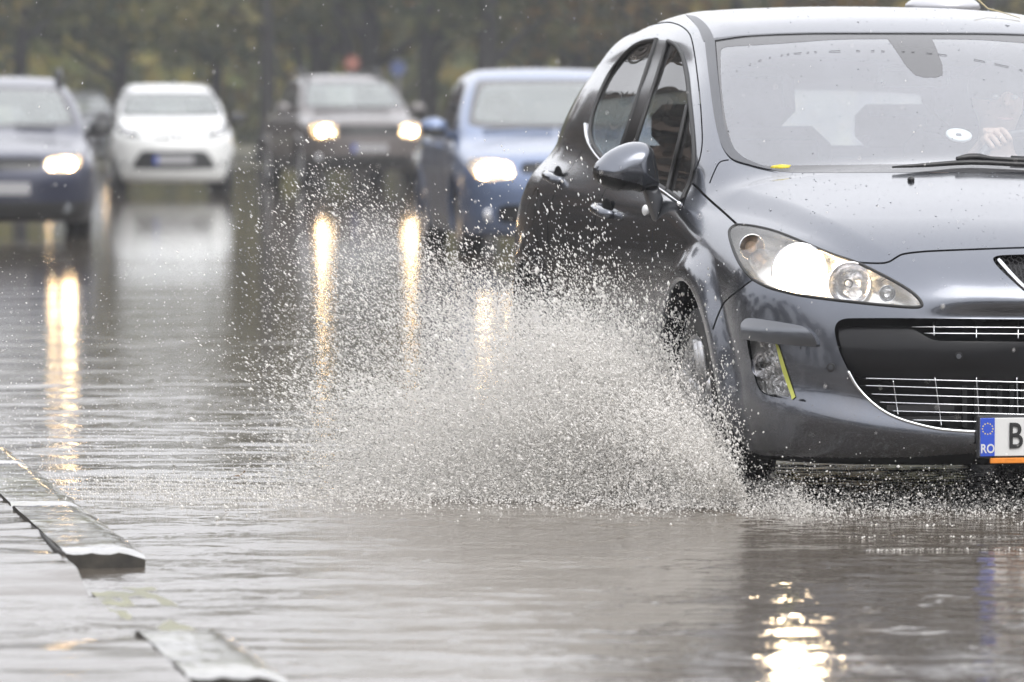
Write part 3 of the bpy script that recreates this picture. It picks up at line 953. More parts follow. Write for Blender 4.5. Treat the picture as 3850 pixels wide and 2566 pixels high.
    def bar_px(pts, r=.0019, off=-.035):
        P = smooth_poly(pts, 8, closed=False) if len(pts) > 2 else np.array([np.array(pts[0]) + (np.array(pts[1]) - np.array(pts[0])) * t for t in np.linspace(0, 1, 24)])
        L_ = []
        HG = bar_px.bvh
        for q_ in P:
            d = H.dir(*q_); o = H.o
            hit = HG.ray_cast(Vector((-o.x, o.y, o.z)), Vector((-d.x, d.y, d.z)))
            if hit[0] is None: continue
            p_ = hit[0] + Vector((-d.x, d.y, d.z)) * (-off)
            L_.append(Vector((-p_.x, p_.y, p_.z)))
        if len(L_) > 1:
            bars.tube(L_, r, 6); bars.tube(flip(L_), r, 6)
    bar_px.bvh = BVHTree.FromPolygons([tuple(v) for v in G.V], [tuple(map(int, t)) for t in G.T])
    for (x0, y0, x1, y1) in ((3203, 1422, 4000, 1442), (3232, 1450, 4000, 1474), (3258, 1482, 4000, 1503), (3292, 1513, 4000, 1534), (3346, 1546, 4000, 1563), (3428, 1580, 4000, 1595)):
        bar_px([(x0, y0), (x1, y1)])
    for (x0, y0, x1, y1) in ((3358, 1432, 3377, 1562), (3515, 1420, 3540, 1605), (3671, 1420, 3684, 1612), (3823, 1420, 3829, 1612)):
        bar_px([(x0, y0), (x1, y1)], .0016)
    for (x0, y0, x1, y1) in ((3428, 1230, 4000, 1233), (3474, 1254, 4000, 1258)):
        bar_px([(x0, y0), (x1, y1)], .0022)
    for (x0, y0, x1, y1) in ((3511, 1210, 3512, 1264), (3671, 1210, 3671, 1272), (3828, 1210, 3828, 1275)):
        bar_px([(x0, y0), (x1, y1)], .0015)
    bars.build('grille_bars', M['chrome'], grille)
    # radiator and duct shapes behind the bars
    mb = MB()
    p, n = H(3420, 1520)
    for k in range(3): mb.box((-.40, .125, .30 - .034 * k), (.20, .02, .016))
    for k in range(16): mb.box((-.26 + .035 * k, .150, .25), (.012, .01, .22))
    mb.build('radiator', M['plastic'], grille, smooth=False)
    sensor(3612, 1342, .022, M['gloss_black'], grille)
    # ---- badge opening with honeycomb mesh
    sv, st = BD.skirt(0, (0, .035, 0)); back = BD.moved(0, (0, .034, 0))
    bdo = both(Piece(np.concatenate([back.V, sv]), np.concatenate([back.T, st + len(back.V)]), np.zeros((len(back.V) + len(sv), 3)))).obj('badge_opening', M['gloss_black'], root, custom=False)
    edge = [Vector((-u_, 0, z_)) for u_, z_ in ((.172, .728), (.150, .690), (.115, .645), (.062, .602), (0, .588))]
    eb = BVHTree.FromPolygons([tuple(v) for v in BD.V], [tuple(map(int, t)) for t in BD.T])
    def front_y(u_, z_):
        h = eb.ray_cast(Vector((u_, -1, z_)), Vector((0, 1, 0)))
        return h[0].y if h[0] is not None else None
    pts = []
    for (u_, z_) in smooth_poly([(.166, .724), (.146, .690), (.113, .648), (.06, .606), (.004, .592)], 6, closed=False):
        y_ = front_y(u_, z_)
        if y_ is not None: pts.append(Vector((-u_, y_ + .004, z_)))
    mb = MB(); mb.tube(pts, .0075, 8); mb.tube(flip(pts), .0075, 8); mb.build('badge_chrome_rim', M['chrome'], bdo)
    mb = MB(); hs = .0085
    for i in range(-14, 15):
        for j in range(-9, 10):
            cx, cz = i * hs * 1.5, .665 + (j + (i % 2) * .5) * hs * 1.732
            pp = []
            for k in range(7):
                u_, z_ = cx + hs * math.cos(k * math.pi / 3), cz + hs * math.sin(k * math.pi / 3)
                y_ = front_y(abs(u_), z_)
                if y_ is None: pp = []; break
                pp.append((u_, y_ + .02, z_))
            if pp: mb.tube(pp[:4], .0012, 4, cap=False)
    mb.build('honeycomb_mesh', M['plastic'], bdo)

    # ---- number plate
    p, n = H(3990, 1640)
    py_ = p.y - .014; pz = p.z
    hold = MB(); hold.box((0, py_ + .006, pz), (.536, .014, .124), bev=.004); ho = hold.build('number_plate', M['plastic'], bumper, sharp=30)
    mb = MB(); mb.box((.0, py_ - .003, pz), (.520, .004, .110), bev=.0015); pl = mb.build('plate_face', M['plate_white'], ho, sharp=30)
    mb = MB(); mb.box((-.2385, py_ - .0065, pz), (.043, .003, .110), bev=.001); mb.build('country_band', M['plate_blue'], ho, sharp=30)
    def text(s, size, x, z, mat, par, name, sx=1.0, bold=.0):
        cu = bpy.data.curves.new(name, 'FONT'); cu.body = s; cu.size = size; cu.align_x = 'CENTER'; cu.align_y = 'CENTER'
        cu.extrude = .0006; cu.offset = bold; cu.resolution_u = 4
        t = bpy.data.objects.new(name, cu); COL.objects.link(t)
        dg = bpy.context.evaluated_depsgraph_get()
        me = bpy.data.meshes.new_from_object(t.evaluated_get(dg))
        bpy.data.objects.remove(t)
        o = bpy.data.objects.new(name, me); me.materials.clear(); me.materials.append(mat); COL.objects.link(o)
        me.transform(Matrix.Translation((x, py_ - .0088, z)) @ Matrix.Rotation(R(90), 4, 'X') @ Matrix.Diagonal((sx, 1, 1, 1)))
        o.parent = par
        return o
    text('B', .104, -.156, pz, M['plate_black'], ho, 'plate_letter', .78, .0012)
    text('RO', .036, -.2385, pz - .034, M['plate_white'], ho, 'country_letters', .82, .0006)
    mb = MB()
    for k in range(12):
        a = k * math.pi / 6
        c = (-.2385 + .0155 * math.cos(a), py_ - .0086, pz + .024 + .0155 * math.sin(a))
        V = [(c[0] + (.0028 if q_ % 2 == 0 else .0012) * math.sin(q_ * math.pi / 5), c[1], c[2] + (.0028 if q_ % 2 == 0 else .0012) * math.cos(q_ * math.pi / 5)) for q_ in range(10)]
        mb.add(V, [list(range(10))])
    mb.build('plate_stars', M['yellow'], ho, smooth=False)
    mb = MB(); mb.lathe([(0, .019), (-.0012, .019), (-.0012, .0)], (-.105, py_ - .006, pz + .002), 'y', 24); mb.build('plate_sticker', M['yellow'], ho)
    mb = MB(); mb.box((.02, py_ - .002, pz - .068), (.50, .006, .016), bev=.002); mb.build('orange_strip', M['orange'], ho, sharp=30)

    # ---- headlamps
    for sg in (-1, 1):
        cov = HL.mirrored() if sg < 0 else HL
        h = cov.moved(-.001).obj('headlamp', M['lens'], root)
        mir = np.array([sg, 1, 1])
        # bowl: a shrunken copy of the lens outline set back into the wing
        ctr = HL.V.mean(0)
        bk = HL.V + np.array([0, .085, 0]) - HL.N * .02
        E = HL.boundary(); ub, inv = np.unique(E, return_inverse=True); inv = inv.reshape(-1, 2); mm = len(ub)
        WV2 = np.concatenate([HL.V[ub] - HL.N[ub] * .002, bk[ub]])
        WT2 = np.concatenate([np.stack([inv[:, 1], inv[:, 0], inv[:, 0] + mm], 1), np.stack([inv[:, 1], inv[:, 0] + mm, inv[:, 1] + mm], 1)])
        mesh_obj('lamp_housing', np.concatenate([bk, WV2]) * mir, np.concatenate([HL.T, WT2 + len(bk)]), M['lamp_housing'], h)
        pts = [H(*q_) for q_ in hp]
        loop = [Vector((sg * p_.x, p_.y, p_.z)) for p_, n_ in pts if p_ is not None]
        mb = MB(); mb.tube(loop, .0050, 6, closed=True); mb.build('lamp_seal', M['rubber'], h)
        def inside(px, py, d):
            p_, n_ = H(px, py); dd = H.dir(px, py)
            c = p_ + Vector((-dd.x, dd.y, dd.z)) * d
            return Vector((sg * c.x, c.y, c.z))
        def bowl(px, py, rad, d, name, mat, depth=.05, ring=True):
            c = inside(px, py, d)
            mb = MB(); mb.lathe([(-.004, rad * 1.08), (-.006, rad * 1.03), (.0, rad), (depth * .5, rad * .85), (depth * .85, rad * .5), (depth, rad * .12)], c, 'y', 32)
            o = mb.build(name, mat, h)
            return c, o
        c, o = bowl(3005, 1022, .078, .055, 'low_beam_bowl', M['chrome'])
        mb = MB(); mb.ball((c.x, c.y + .010, c.z), (.074, .030, .056), 12); mb.build('low_beam', M['lamp_on'], h)
        c, o = bowl(3195, 1068, .060, .045, 'high_beam_bowl', M['chrome_bowl'])
        mb = MB(); mb.ball((c.x, c.y + .018, c.z), (.014, .020, .014), 8); mb.build('bulb', M['lens'], o)
        c, o = bowl(3335, 1104, .023, .02, 'side_lamp_bowl', M['chrome'], .02)
        mb = MB(); mb.ball((c.x, c.y + .004, c.z), (.019, .008, .019), 8); mb.build('side_lamp', M['lens'], o)
        c, o = bowl(2827, 930, .036, .045, 'indicator_bowl', M['chrome_bowl'], .03)
        mb = MB(); mb.ball((c.x, c.y + .012, c.z), (.018, .02, .018), 8); mb.build('indicator_bulb', M['amber'], o)

    # rain beads standing on bonnet, roof and glass
    rb = np.random.default_rng(17); PV, PR, PN = [], [], []
    for pc, n_, up_ in ((HO, 420, .3), (S, 500, .55), (Wc, 350, .2), (HL, 60, 0)):
        ar = np.linalg.norm(np.cross(pc.V[pc.T[:, 1]] - pc.V[pc.T[:, 0]], pc.V[pc.T[:, 2]] - pc.V[pc.T[:, 0]]), axis=1) * (pc.N[pc.T].mean(1)[:, 2] > up_)
        k = rb.choice(len(ar), n_, p=ar / ar.sum()); w_ = rb.dirichlet((1, 1, 1), n_)
        for sg in (-1, 1):
            mir = np.array([sg, 1, 1]); kk = k if sg < 0 else rb.choice(len(ar), n_, p=ar / ar.sum())
            PV.append((pc.V[pc.T[kk]] * w_[:, :, None]).sum(1) * mir); PN.append(pc.N[pc.T[kk]].mean(1) * mir); PR.append(.0012 * np.exp(rb.normal(0, .5, n_)))
    PV, PN, PR = np.concatenate(PV), np.concatenate(PN), np.concatenate(PR)
    Bo = np.array([(1, 0, 0), (-1, 0, 0), (0, 1, 0), (0, -1, 0), (0, 0, 1), (0, 0, -1)], float)
    To = np.array([(0, 2, 4), (2, 1, 4), (1, 3, 4), (3, 0, 4), (2, 0, 5), (1, 2, 5), (3, 1, 5), (0, 3, 5)])
    bo = mesh_obj('rain_beads', (PV[:, None] + PN[:, None] * .0004 + Bo[None] * PR[:, None, None] * np.array([1, 1, .7])).reshape(-1, 3), (To[None] + (np.arange(len(PV)) * 6)[:, None, None]).reshape(-1, 3), pbr('bead_water', (.6, .62, .66), rough=.05, spec=.8, trans=.6, ior=1.33), root)
    bo['kind'] = 'stuff'

    # ---- what is left of the shell
    body = both(S).obj('body', M['paint'], root)
    for g_ in gaps:
        if not len(g_.T): continue
        if (np.abs(g_.V[:, 0]) < 1e-6).any(): both(g_).obj('panel_gap', M['gap'], body)
        else: lr('panel_gap', g_, M['gap'], body)
    # roof lining colour is the inside of the shell; floor closes below

    # ---- door mirrors: domed housings on a triangular foot
    def at_y(px, py, y):
        d = H.dir(px, py); t = (y - H.o.y) / d.y
        p = H.o + d * t
        return (p.x, p.z)
    def dome(outline, yb, front, back, n=34):
        P = np.asarray(outline); lo, hi = P.min(0), P.max(0)
        hstep = (hi[0] - lo[0]) / n
        gx, gz = np.meshgrid(np.arange(lo[0], hi[0], hstep), np.arange(lo[1], hi[1], hstep))
        q = np.stack([gx.ravel(), gz.ravel()], 1)
        def dist(Q):
            d = np.full(len(Q), 1e9)
            for i in range(len(P)):
                a, b_ = P[i], P[(i + 1) % len(P)]
                ab = b_ - a; t = np.clip(((Q - a) @ ab) / max(ab @ ab, 1e-12), 0, 1)
                d = np.minimum(d, np.linalg.norm(Q - a - t[:, None] * ab, axis=1))
            return d
        q = q[in_poly(q, P)]; q = q[dist(q) > hstep * .5]
        # rows of points close to the rim so that the dome rolls over smoothly
        c = P.mean(0); rows = []
        m = len(P); allp = np.concatenate([P, q])
        vo, eo, fo, ov, oe, of = delaunay_2d_cdt([Vector(v) for v in allp], [(i, (i + 1) % m) for i in range(m)], [], 1, 1e-7)
        V2 = np.array([tuple(v) for v in vo]); d = dist(V2); dm = d.max()
        tt = np.clip(d / dm, 0, 1)
        hgt = np.sqrt(np.clip(1 - (1 - tt) ** 2.2, 0, 1))
        F = np.array([list(f) for f in fo])
        nv = len(V2)
        Vf = np.stack([V2[:, 0], yb - front * hgt, V2[:, 1]], 1)
        Vb = np.stack([V2[:, 0], yb + back * np.minimum(1, hgt * 1.3), V2[:, 1]], 1)
        # faces: front seen from -y is ccw in (x, z)
        rim = d < 1e-6
        idb = np.arange(nv) + nv; idb[rim] = np.flatnonzero(rim)
        return np.concatenate([Vf, Vb]), np.concatenate([F, idb[F][:, ::-1]])
    mo_px = [(2229, 641), (2236, 622), (2249, 605), (2290, 568), (2344, 542), (2388, 533), (2428, 539), (2454, 568), (2467, 619), (2474, 665), (2475, 702), (2452, 706), (2426, 712), (2411, 724), (2377, 717), (2312, 718), (2262, 701), (2238, 674)]
    ft_px = [(2424, 710, 1), (2475, 700, 1), (2486, 728), (2494, 750, 1), (2469, 844, 1)]
    dome_y = 1.50
    for sg in (-1, 1):
        P = np.array([at_y(x, y, dome_y) for x, y in smooth_poly(mo_px, 4)]) * np.array([-sg, 1])
        if sg > 0: P = P[::-1]
        P = P[::-1] if (np.sum(P[:, 0] * np.roll(P[:, 1], -1) - np.roll(P[:, 0], -1) * P[:, 1]) < 0) else P
        V, F = dome(P, dome_y, .085, .07, 54)
        ul = np.array([at_y(x, y, dome_y) for x, y in ((2220, 644), (2270, 662), (2330, 678), (2390, 692), (2430, 716), (2480, 724))]) * np.array([-sg, 1])
        ul = ul[np.argsort(ul[:, 0])]
        fc = V[F].mean(1); low_f = fc[:, 2] < np.interp(fc[:, 0], ul[:, 0], ul[:, 1])
        mo = mesh_obj('door_mirror', V, F[~low_f], M['paint'], root)
        mesh_obj('mirror_underside', V, F[low_f], M['gloss_black'], mo)
        P = np.array([at_y(x, y, dome_y - .004) for x, y in smooth_poly(ft_px, 4)]) * np.array([-sg, 1])
        P = P[::-1] if (np.sum(P[:, 0] * np.roll(P[:, 1], -1) - np.roll(P[:, 0], -1) * P[:, 1]) < 0) else P
        V, F = dome(P, dome_y - .004, .022, .09, 24)
        mesh_obj('mirror_foot', V, F, M['insert'], mo)
        cx_, cz_ = np.mean([at_y(x, y, dome_y) for x, y in mo_px], 0)
        mb = MB(); V = [(-sg * cx_ + .085 * math.cos(k * math.pi / 10), dome_y + .072, cz_ + .055 * math.sin(k * math.pi / 10)) for k in range(20)]
        mb.add(V, [list(range(20))]); mb.build('mirror_glass', M['chrome'], mo)

    # ---- door handles
    for (px, py, doors) in ((2282, 793, fdo), (2098, 668, rdo)):
        p, n = H(px, py)
        for sg, par in ((-1, doors[0]), (1, doors[1])):
            mb = MB()
            P = [Vector((sg * (p.x + o), p.y + dy, p.z + dz)) for o, dy, dz in ((.0, -.105, -.012), (.026, -.085, -.008), (.034, -.03, .0), (.034, .03, .004), (.026, .085, .008), (.0, .105, .010))]
            mb.tube(P, [.013, .016, .017, .017, .016, .013], 10); mb.build('handle', M['paint'], par)
            mb = MB(); mb.ball((sg * (p.x + .000), p.y, p.z + .004), (.007, .075, .036), 10); mb.build('handle_cup', M['gap'], par)
    # side repeater
    p, n = H(2428, 792)
    for sg in (-1, 1):
        mb = MB(); mb.ball((sg * (p.x + .001), p.y, p.z), (.010, .030, .018), 8); mb.build('side_repeater', M['white'], root)

    # ---- wipers, washer jet
    wl = [H.full(x, y) for x, y in ((3354, 646), (3420, 642), (3500, 637), (3594, 630), (3650, 628), (3720, 630), (3850, 636), (3980, 642))]
    wl = [p_ + n_ * .014 for p_, n_, t_ in wl]
    mb = MB(); mb.tube(wl, [.003, .006, .008, .009, .009, .009, .009, .008], 6)
    arm = [H.full(x, y) for x, y in ((3596, 629), (3640, 622), (3680, 622), (3720, 628), (3800, 632), (3980, 640))]
    mb.tube([p_ + n_ * .026 for p_, n_, t_ in arm], [.006, .012, .012, .008, .007, .007], 6)
    mb.build('wiper', M['plastic'], root)
    mb = MB()
    for x0 in (.12,):
        P = [Vector((.12 + .11 * k, 1.03 - .004 * k, .0)) for k in range(6)]
        P = [H.bvh.ray_cast(Vector((abs(q_.x), q_.y, 2)), Vector((0, 0, -1)))[0] for q_ in P]
        mb.tube([Vector((p_.x, p_.y, p_.z + .016)) for p_ in P if p_ is not None], .007, 6)
    mb.build('wiper', M['plastic'], root)
    p_, n_, t_ = H.full(3425, 681)
    for xx in (p_.x, -p_.x):
        mb = MB(); mb.ball((xx, p_.y, p_.z + .004), (.011, .013, .011), 8); mb.build('washer_jet', M['plastic'], bonnet)
    # pale shape behind the roofline, set as a dome on the roof
    mb = MB(); mb.ball((.49, 3.25, 1.508), (.13, .14, .046), 12); mb.build('pale_roof_shape', pbr('roof_shape_silver', (.42, .42, .44), rough=.3, metal=.5, coat=.6), root)

    # ---- wheels
    for wy, wz in WHEELS:
        for sg in (-1, 1):
            cx = sg * .795
            w = MB()
            w.lathe([(-.09, .215), (-.098, .235), (-.10, .27), (-.088, .302), (-.05, .316), (0, .318), (.05, .316), (.088, .302), (.10, .27), (.098, .235), (.09, .215)], (0, 0, 0), 'x', 48)
            wo = w.build('wheel', M['tyre'], root); wo.location = (cx, wy, wz)
            r = MB(); r.lathe([(-.09, .215), (-.02, .205), (.06, .20), (.092, .214), (.096, .222)] if sg > 0 else [(.09, .215), (.02, .205), (-.06, .20), (-.092, .214), (-.096, .222)], (0, 0, 0), 'x', 48)
            for k in range(5):
                a = 2 * math.pi * k / 5 + .35
                for da in (-.16, .16):
                    p0 = Vector((sg * .062, .05 * math.cos(a + da * 1.2), .05 * math.sin(a + da * 1.2)))
                    p1 = Vector((sg * .086, .208 * math.cos(a + da), .208 * math.sin(a + da)))
                    r.tube([p0, p0.lerp(p1, .5), p1], [.02, .017, .016], 8)
            r.lathe([(sg * .05, .06), (sg * .075, .055), (sg * .08, .03), (sg * .08, 0.0)], (0, 0, 0), 'x', 24)
            r.build('rim', M['alloy'], wo)
            b = MB(); b.lathe([(-.01, .15), (.01, .15), (.01, 0)], (sg * .02, 0, 0), 'x', 32); b.build('brake_disc', pbr('brake', (.12, .11, .10), rough=.5, metal=.8) if 'brake' not in bpy.data.materials else bpy.data.materials['brake'], wo)

    # ---- cabin
    mb = MB()
    mb.box((0, 1.34, .84), (1.36, .52, .17), bev=.06); mb.box((0, 1.62, .62), (.30, .5, .5), bev=.05)
    mb.box((.37, 1.50, .955), (.36, .22, .09), bev=.04)
    mb.build('dashboard', M['dash'], root)
    mb = MB(); mb.box((0, 2.5, .24), (1.5, 2.7, .05)); mb.build('floor_pan', M['dash'], root, smooth=False)
    def seat(x, y, top=1.13):
        s = MB(); s.box((x, y - .12, .50), (.50, .52, .16), bev=.06)
        rot = Matrix.Rotation(R(-14), 3, 'X')
        s.box((x, y + .21, .80), (.49, .14, .62), rot, bev=.06)
        o = s.build('seat', M['seat'], root)
        hh = MB(); hh.box((x, y + .315, top + .07), (.27, .11, .20), rot, bev=.05)
        hh.build('headrest', M['seat'], o)
    seat(-.37, 2.08); seat(.37, 2.08)
    s = MB(); s.box((0, 3.05, .50), (1.30, .5, .16), bev=.06); s.box((0, 3.34, .78), (1.28, .14, .52), Matrix.Rotation(R(-16), 3, 'X'), bev=.06)
    bench = s.build('rear_bench', M['seat'], root)
    for x in (-.36, .36):
        hh = MB(); hh.box((x, 3.40, 1.10), (.28, .10, .15), bev=.04); hh.build('headrest', M['seat'], bench)
    mb = MB(); mb.box((0, 1.745, 1.262), (.245, .035, .070), Matrix.Rotation(R(8), 3, 'Z'), bev=.02); mb.tube([(0, 1.74, 1.28), (0, 1.77, 1.345)], .01, 8)
    mb.build('rear_view_mirror', M['plastic'], root)
    # steering wheel
    sw = MB()
    cx, cy, cz = .36, 1.66, .915
    rot = Matrix.Rotation(R(-24), 3, 'X')
    ring = [Vector((cx, cy, cz)) + rot @ Vector((.185 * math.cos(t), 0, .185 * math.sin(t))) for t in np.linspace(0, 2 * math.pi, 37)[:-1]]
    sw.tube(ring, .015, 8, closed=True)
    sw.ball((cx, cy - .01, cz), (.07, .03, .06), 8)
    for a in (0, math.pi, -math.pi / 2):
        sw.tube([Vector((cx, cy, cz)), Vector((cx, cy, cz)) + rot @ Vector((.18 * math.cos(a), 0, .18 * math.sin(a)))], .014, 6)
    sw.build('steering_wheel', M['plastic'], root)
    return root, H
# ================================================================== the driver and small things on the glass
def skin_mesh(name, nodes, edges, mat, parent=None, levels=1):
    """one continuous skin grown over a tree of joints: nodes = {key: (pos, rx[, ry])}"""
    keys = list(nodes); idx = {k: i for i, k in enumerate(keys)}
    me = bpy.data.meshes.new(name)
    me.from_pydata([tuple(nodes[k][0]) for k in keys], [(idx[a], idx[b]) for a, b in edges], [])
    o = bpy.data.objects.new(name, me); COL.objects.link(o)
    sk = o.modifiers.new('skin', 'SKIN'); sk.use_smooth_shade = True; sk.branch_smoothing = .4
    for i, k in enumerate(keys):
        v = me.skin_vertices[0].data[i]; n = nodes[k]
        v.radius = (n[1], n[2] if len(n) > 2 else n[1]); v.use_root = (i == 0)
    sb = o.modifiers.new('sub', 'SUBSURF'); sb.levels = sb.render_levels = levels
    dg = bpy.context.evaluated_depsgraph_get()
    m2 = bpy.data.meshes.new_from_object(o.evaluated_get(dg))
    bpy.data.objects.remove(o)
    o = bpy.data.objects.new(name, m2); m2.materials.clear(); m2.materials.append(mat); COL.objects.link(o)
    m2.polygons.foreach_set('use_smooth', np.ones(len(m2.polygons), bool))
    if parent is not None: o.parent = parent
    return o

def build_driver(root):
    skin = pbr('skin', (.62, .40, .30), rough=.5, var=.08, var_scale=40)
    cloth = pbr('dark_jumper', (.03, .034, .05), rough=.9, var=.2, var_scale=60)
    hair = pbr('dark_hair', (.025, .018, .014), rough=.6, var=.3, var_scale=90)
    wc = Vector((.36, 1.66, .915)); rot = Matrix.Rotation(R(-24), 3, 'X')
    rim = lambda t: wc + rot @ Vector((.185 * math.cos(t), 0, .185 * math.sin(t)))
    N, E = {}, []
    def chain(ks):
        for a, b in zip(ks[:-1], ks[1:]): E.append((a, b))
    N['pelvis'] = (Vector((.37, 2.02, .60)), .15, .12); N['belly'] = (Vector((.37, 2.08, .74)), .14, .11); N['chest'] = (Vector((.37, 2.13, .88)), .155, .115)
    N['collar'] = (Vector((.37, 2.14, .99)), .085, .07); N['neck'] = (Vector((.37, 2.12, 1.06)), .055); N['jaw'] = (Vector((.37, 2.085, 1.12)), .070, .078)
    N['head'] = (Vector((.37, 2.085, 1.195)), .080, .095); N['crown'] = (Vector((.37, 2.095, 1.265)), .062, .070)
    N['nose_root'] = (Vector((.37, 2.000, 1.195)), .014); N['nose'] = (Vector((.37, 1.975, 1.165)), .012)
    chain(['pelvis', 'belly', 'chest', 'collar', 'neck', 'jaw', 'head', 'crown']); chain(['head', 'nose_root', 'nose'])
    for s, t in ((-1, R(120)), (1, R(35))):
        k = str(s); h = rim(t)
        for nm, p, r_ in (('ear', (.37 + s * .083, 2.10, 1.185), .016),): N[nm + k] = (Vector(p), r_)
        E.append(('head', 'ear' + k))
        N['sh' + k] = (Vector((.37 + s * .17, 2.13, .955)), .068); N['el' + k] = (Vector((.37 + s * .27, 1.98, .76)), .048)
        back = Vector((0, .055, .018)); wr = h + Vector((s * .02, .105, -.02))
        N['fa' + k] = (N['el' + k][0].lerp(wr, .45), .042); N['wr' + k] = (wr, .030, .024)
        N['pm' + k] = (h + Vector((s * .008, .045, .018)), .038, .022); N['kn' + k] = (h + Vector((0, .012, .028)), .036, .016)
        chain(['chest', 'sh' + k, 'el' + k, 'fa' + k, 'wr' + k, 'pm' + k, 'kn' + k])
        tang = (rim(t + .1) - rim(t - .1)).normalized()
        for f, (off, ln) in enumerate(((-.033, .92), (-.011, 1.0), (.011, .96), (.033, .80))):
            b = h + tang * off
            up = (h - wc).normalized()
            for q, (dy, du, r_) in enumerate(((-.004, .026, .0098), (-.026, .012, .0092), (-.026, -.016, .0085), (-.006, -.026, .0076))):
                N[f'f{k}{f}{q}'] = (b + Vector((0, dy * ln, 0)) + up * du * (ln if q else 1), r_)
            chain(['kn' + k] + [f'f{k}{f}{q}' for q in range(4)])
        N['t0' + k] = (h + Vector((s * -.0, .035, -.008)) - tang * .036 * -s * -1, .012); N['t1' + k] = (h + Vector((0, .018, -.022)) - tang * .040 * s, .0105); N['t2' + k] = (h + Vector((0, -.004, -.026)) - tang * .030 * s, .009)
        chain(['pm' + k, 't0' + k, 't1' + k, 't2' + k])
        N['hip' + k] = (Vector((.37 + s * .10, 1.95, .57)), .085); N['knee' + k] = (Vector((.37 + s * .15, 1.55, .60)), .060); N['ank' + k] = (Vector((.37 + s * .12, 1.28, .32)), .042); N['toe' + k] = (Vector((.37 + s * .12, 1.12, .33)), .035)
        chain(['pelvis', 'hip' + k, 'knee' + k, 'ank' + k, 'toe' + k])
    body = skin_mesh('person', N, E, skin, None, 2)
    body.location = root.location; body.rotation_euler = root.rotation_euler
    tag(body, 'driver behind the wet windscreen of the grey hatchback, pale fist on the steering wheel', 'person')
    C = {k: (N[k][0], N[k][1] + .012, (N[k][2] if len(N[k]) > 2 else N[k][1]) + .012) for k in N if k[:2] in ('pe', 'be', 'ch', 'co', 'sh', 'el', 'fa', 'hi', 'kn', 'an') and not k.startswith('kn-') and k not in ('kn1',)}
    for s in ('-1', '1'):
        C['knee' + s] = (N['knee' + s][0], .072, .072); C['cuff' + s] = (N['fa' + s][0].lerp(N['wr' + s][0], .8), .040, .036)
    CE = [(a, b) for a, b in E if a in C and b in C] + [('fa-1', 'cuff-1'), ('fa1', 'cuff1')]
    skin_mesh('jumper', C, CE, cloth, body, 2)
    mb = MB()
    mb.ball((.37, 2.108, 1.232), (.096, .105, .085), 12); o = mb.build('hair', hair, body)
    mb = MB()
    for s in (-1, 1): mb.ball((.37 + s * .031, 2.004, 1.198), (.012, .008, .008), 8)
    mb.build('eyes', pbr('eye', (.6, .6, .6), rough=.2), body)
    mb = MB(); mb.tube([(.345, 2.000, 1.128), (.37, 1.994, 1.126), (.395, 2.000, 1.128)], .006, 6); mb.build('mouth', pbr('lips', (.45, .2, .17), rough=.5), body)
    return body

def build_small(root, H):
    """bits that lie on the hatchback"""
    # yellow leaf caught at the foot of the windscreen
    pts = [(2897, 646), (2903, 639), (2918, 641), (2932, 636), (2950, 640), (2974, 637), (2968, 646), (2940, 649), (2915, 648)]
    Pw = []
    for x, y in pts:
        f = H.full(x, y)
        if f is None: continue
        p, n, t = f; Pw.append(Vector(p + n * .012))
    if len(Pw) > 4:
        mb = MB(); c = sum(Pw, Vector()) / len(Pw) + Vector((0, -.006, .006)); n = len(Pw)
        mb.add([c] + Pw, [(0, i + 1, (i + 1) % n + 1) for i in range(n)])
        o = mb.build('leaf', pbr('yellow_leaf', (.62, .50, .03), rough=.45, var=.25, var_scale=120), None)
        o.location = root.location; o.rotation_euler = root.rotation_euler
        md = o.modifiers.new('thick', 'SOLIDIFY'); md.thickness = .002
        tag(o, 'yellow leaf stuck at the lower edge of the hatchback windscreen', 'leaf')
    # dry stalk on the roof
    pts = [H.full(x, y) for x, y in ((3666, 52), (3712, 54), (3770, 62), (3835, 76))]
    pts = [p_[0] + p_[1] * q for p_, q in zip([x for x in pts if x], (.05, .018, .012, .006))]
    if len(pts) > 2:
        mb = MB(); mb.tube(pts, [.0028, .0025, .002, .0015], 6); o = mb.build('twig', pbr('dry_stalk', (.42, .35, .2), rough=.7))
        o.location = root.location; o.rotation_euler = root.rotation_euler; tag(o, 'thin dry yellow stalk lying on the hatchback roof', 'twig')
    # round holder sucked on to the inside of the glass
    f = H.full(3606, 500)
    if f is not None:
        p, n, t = f; q = Vector((0, 0, 1)).rotation_difference(n).to_matrix()
        mb = MB(); mb.lathe([(-.012, .040), (-.006, .041), (-.004, .036), (-.006, .030), (-.004, .024), (-.010, 0)], (0, 0, 0), 'z', 28)
        o = mb.build('suction_cup', M['white'], None); o.matrix_world = Matrix.LocRotScale(root.location, root.rotation_euler.to_quaternion(), None) @ (Matrix.Translation(p) @ q.to_4x4())
        tag(o, 'pale oval suction cup stuck inside the hatchback windscreen beside the driver hand', 'suction cup')
        mb = MB(); mb.box((0, 0, -.02), (.02, .02, .03), bev=.004); b_ = mb.build('stem', M['plastic'], o); 
    # line of water left by the wiper
    arc = smooth_poly([(2768, 270), (2850, 232), (2950, 208), (3080, 197), (3275, 194), (3450, 200), (3600, 216), (3720, 238), (3850, 268)], 14, closed=False)
    r = np.random.default_rng(5); mb = MB(); run = []
    for q in arc:
        f = H.full(*q)
        if f is None: continue
        if r.random() < .42:
            if len(run) > 1: mb.tube(run, .0009, 5)
            run = []
        else: run.append(f[0] + f[1] * (.002 + .001 * r.random()))
    if len(run) > 1: mb.tube(run, .0009, 5)
    mb.build('wiper_water_line', pbr('water_line', (.05, .05, .055), rough=.2), root)
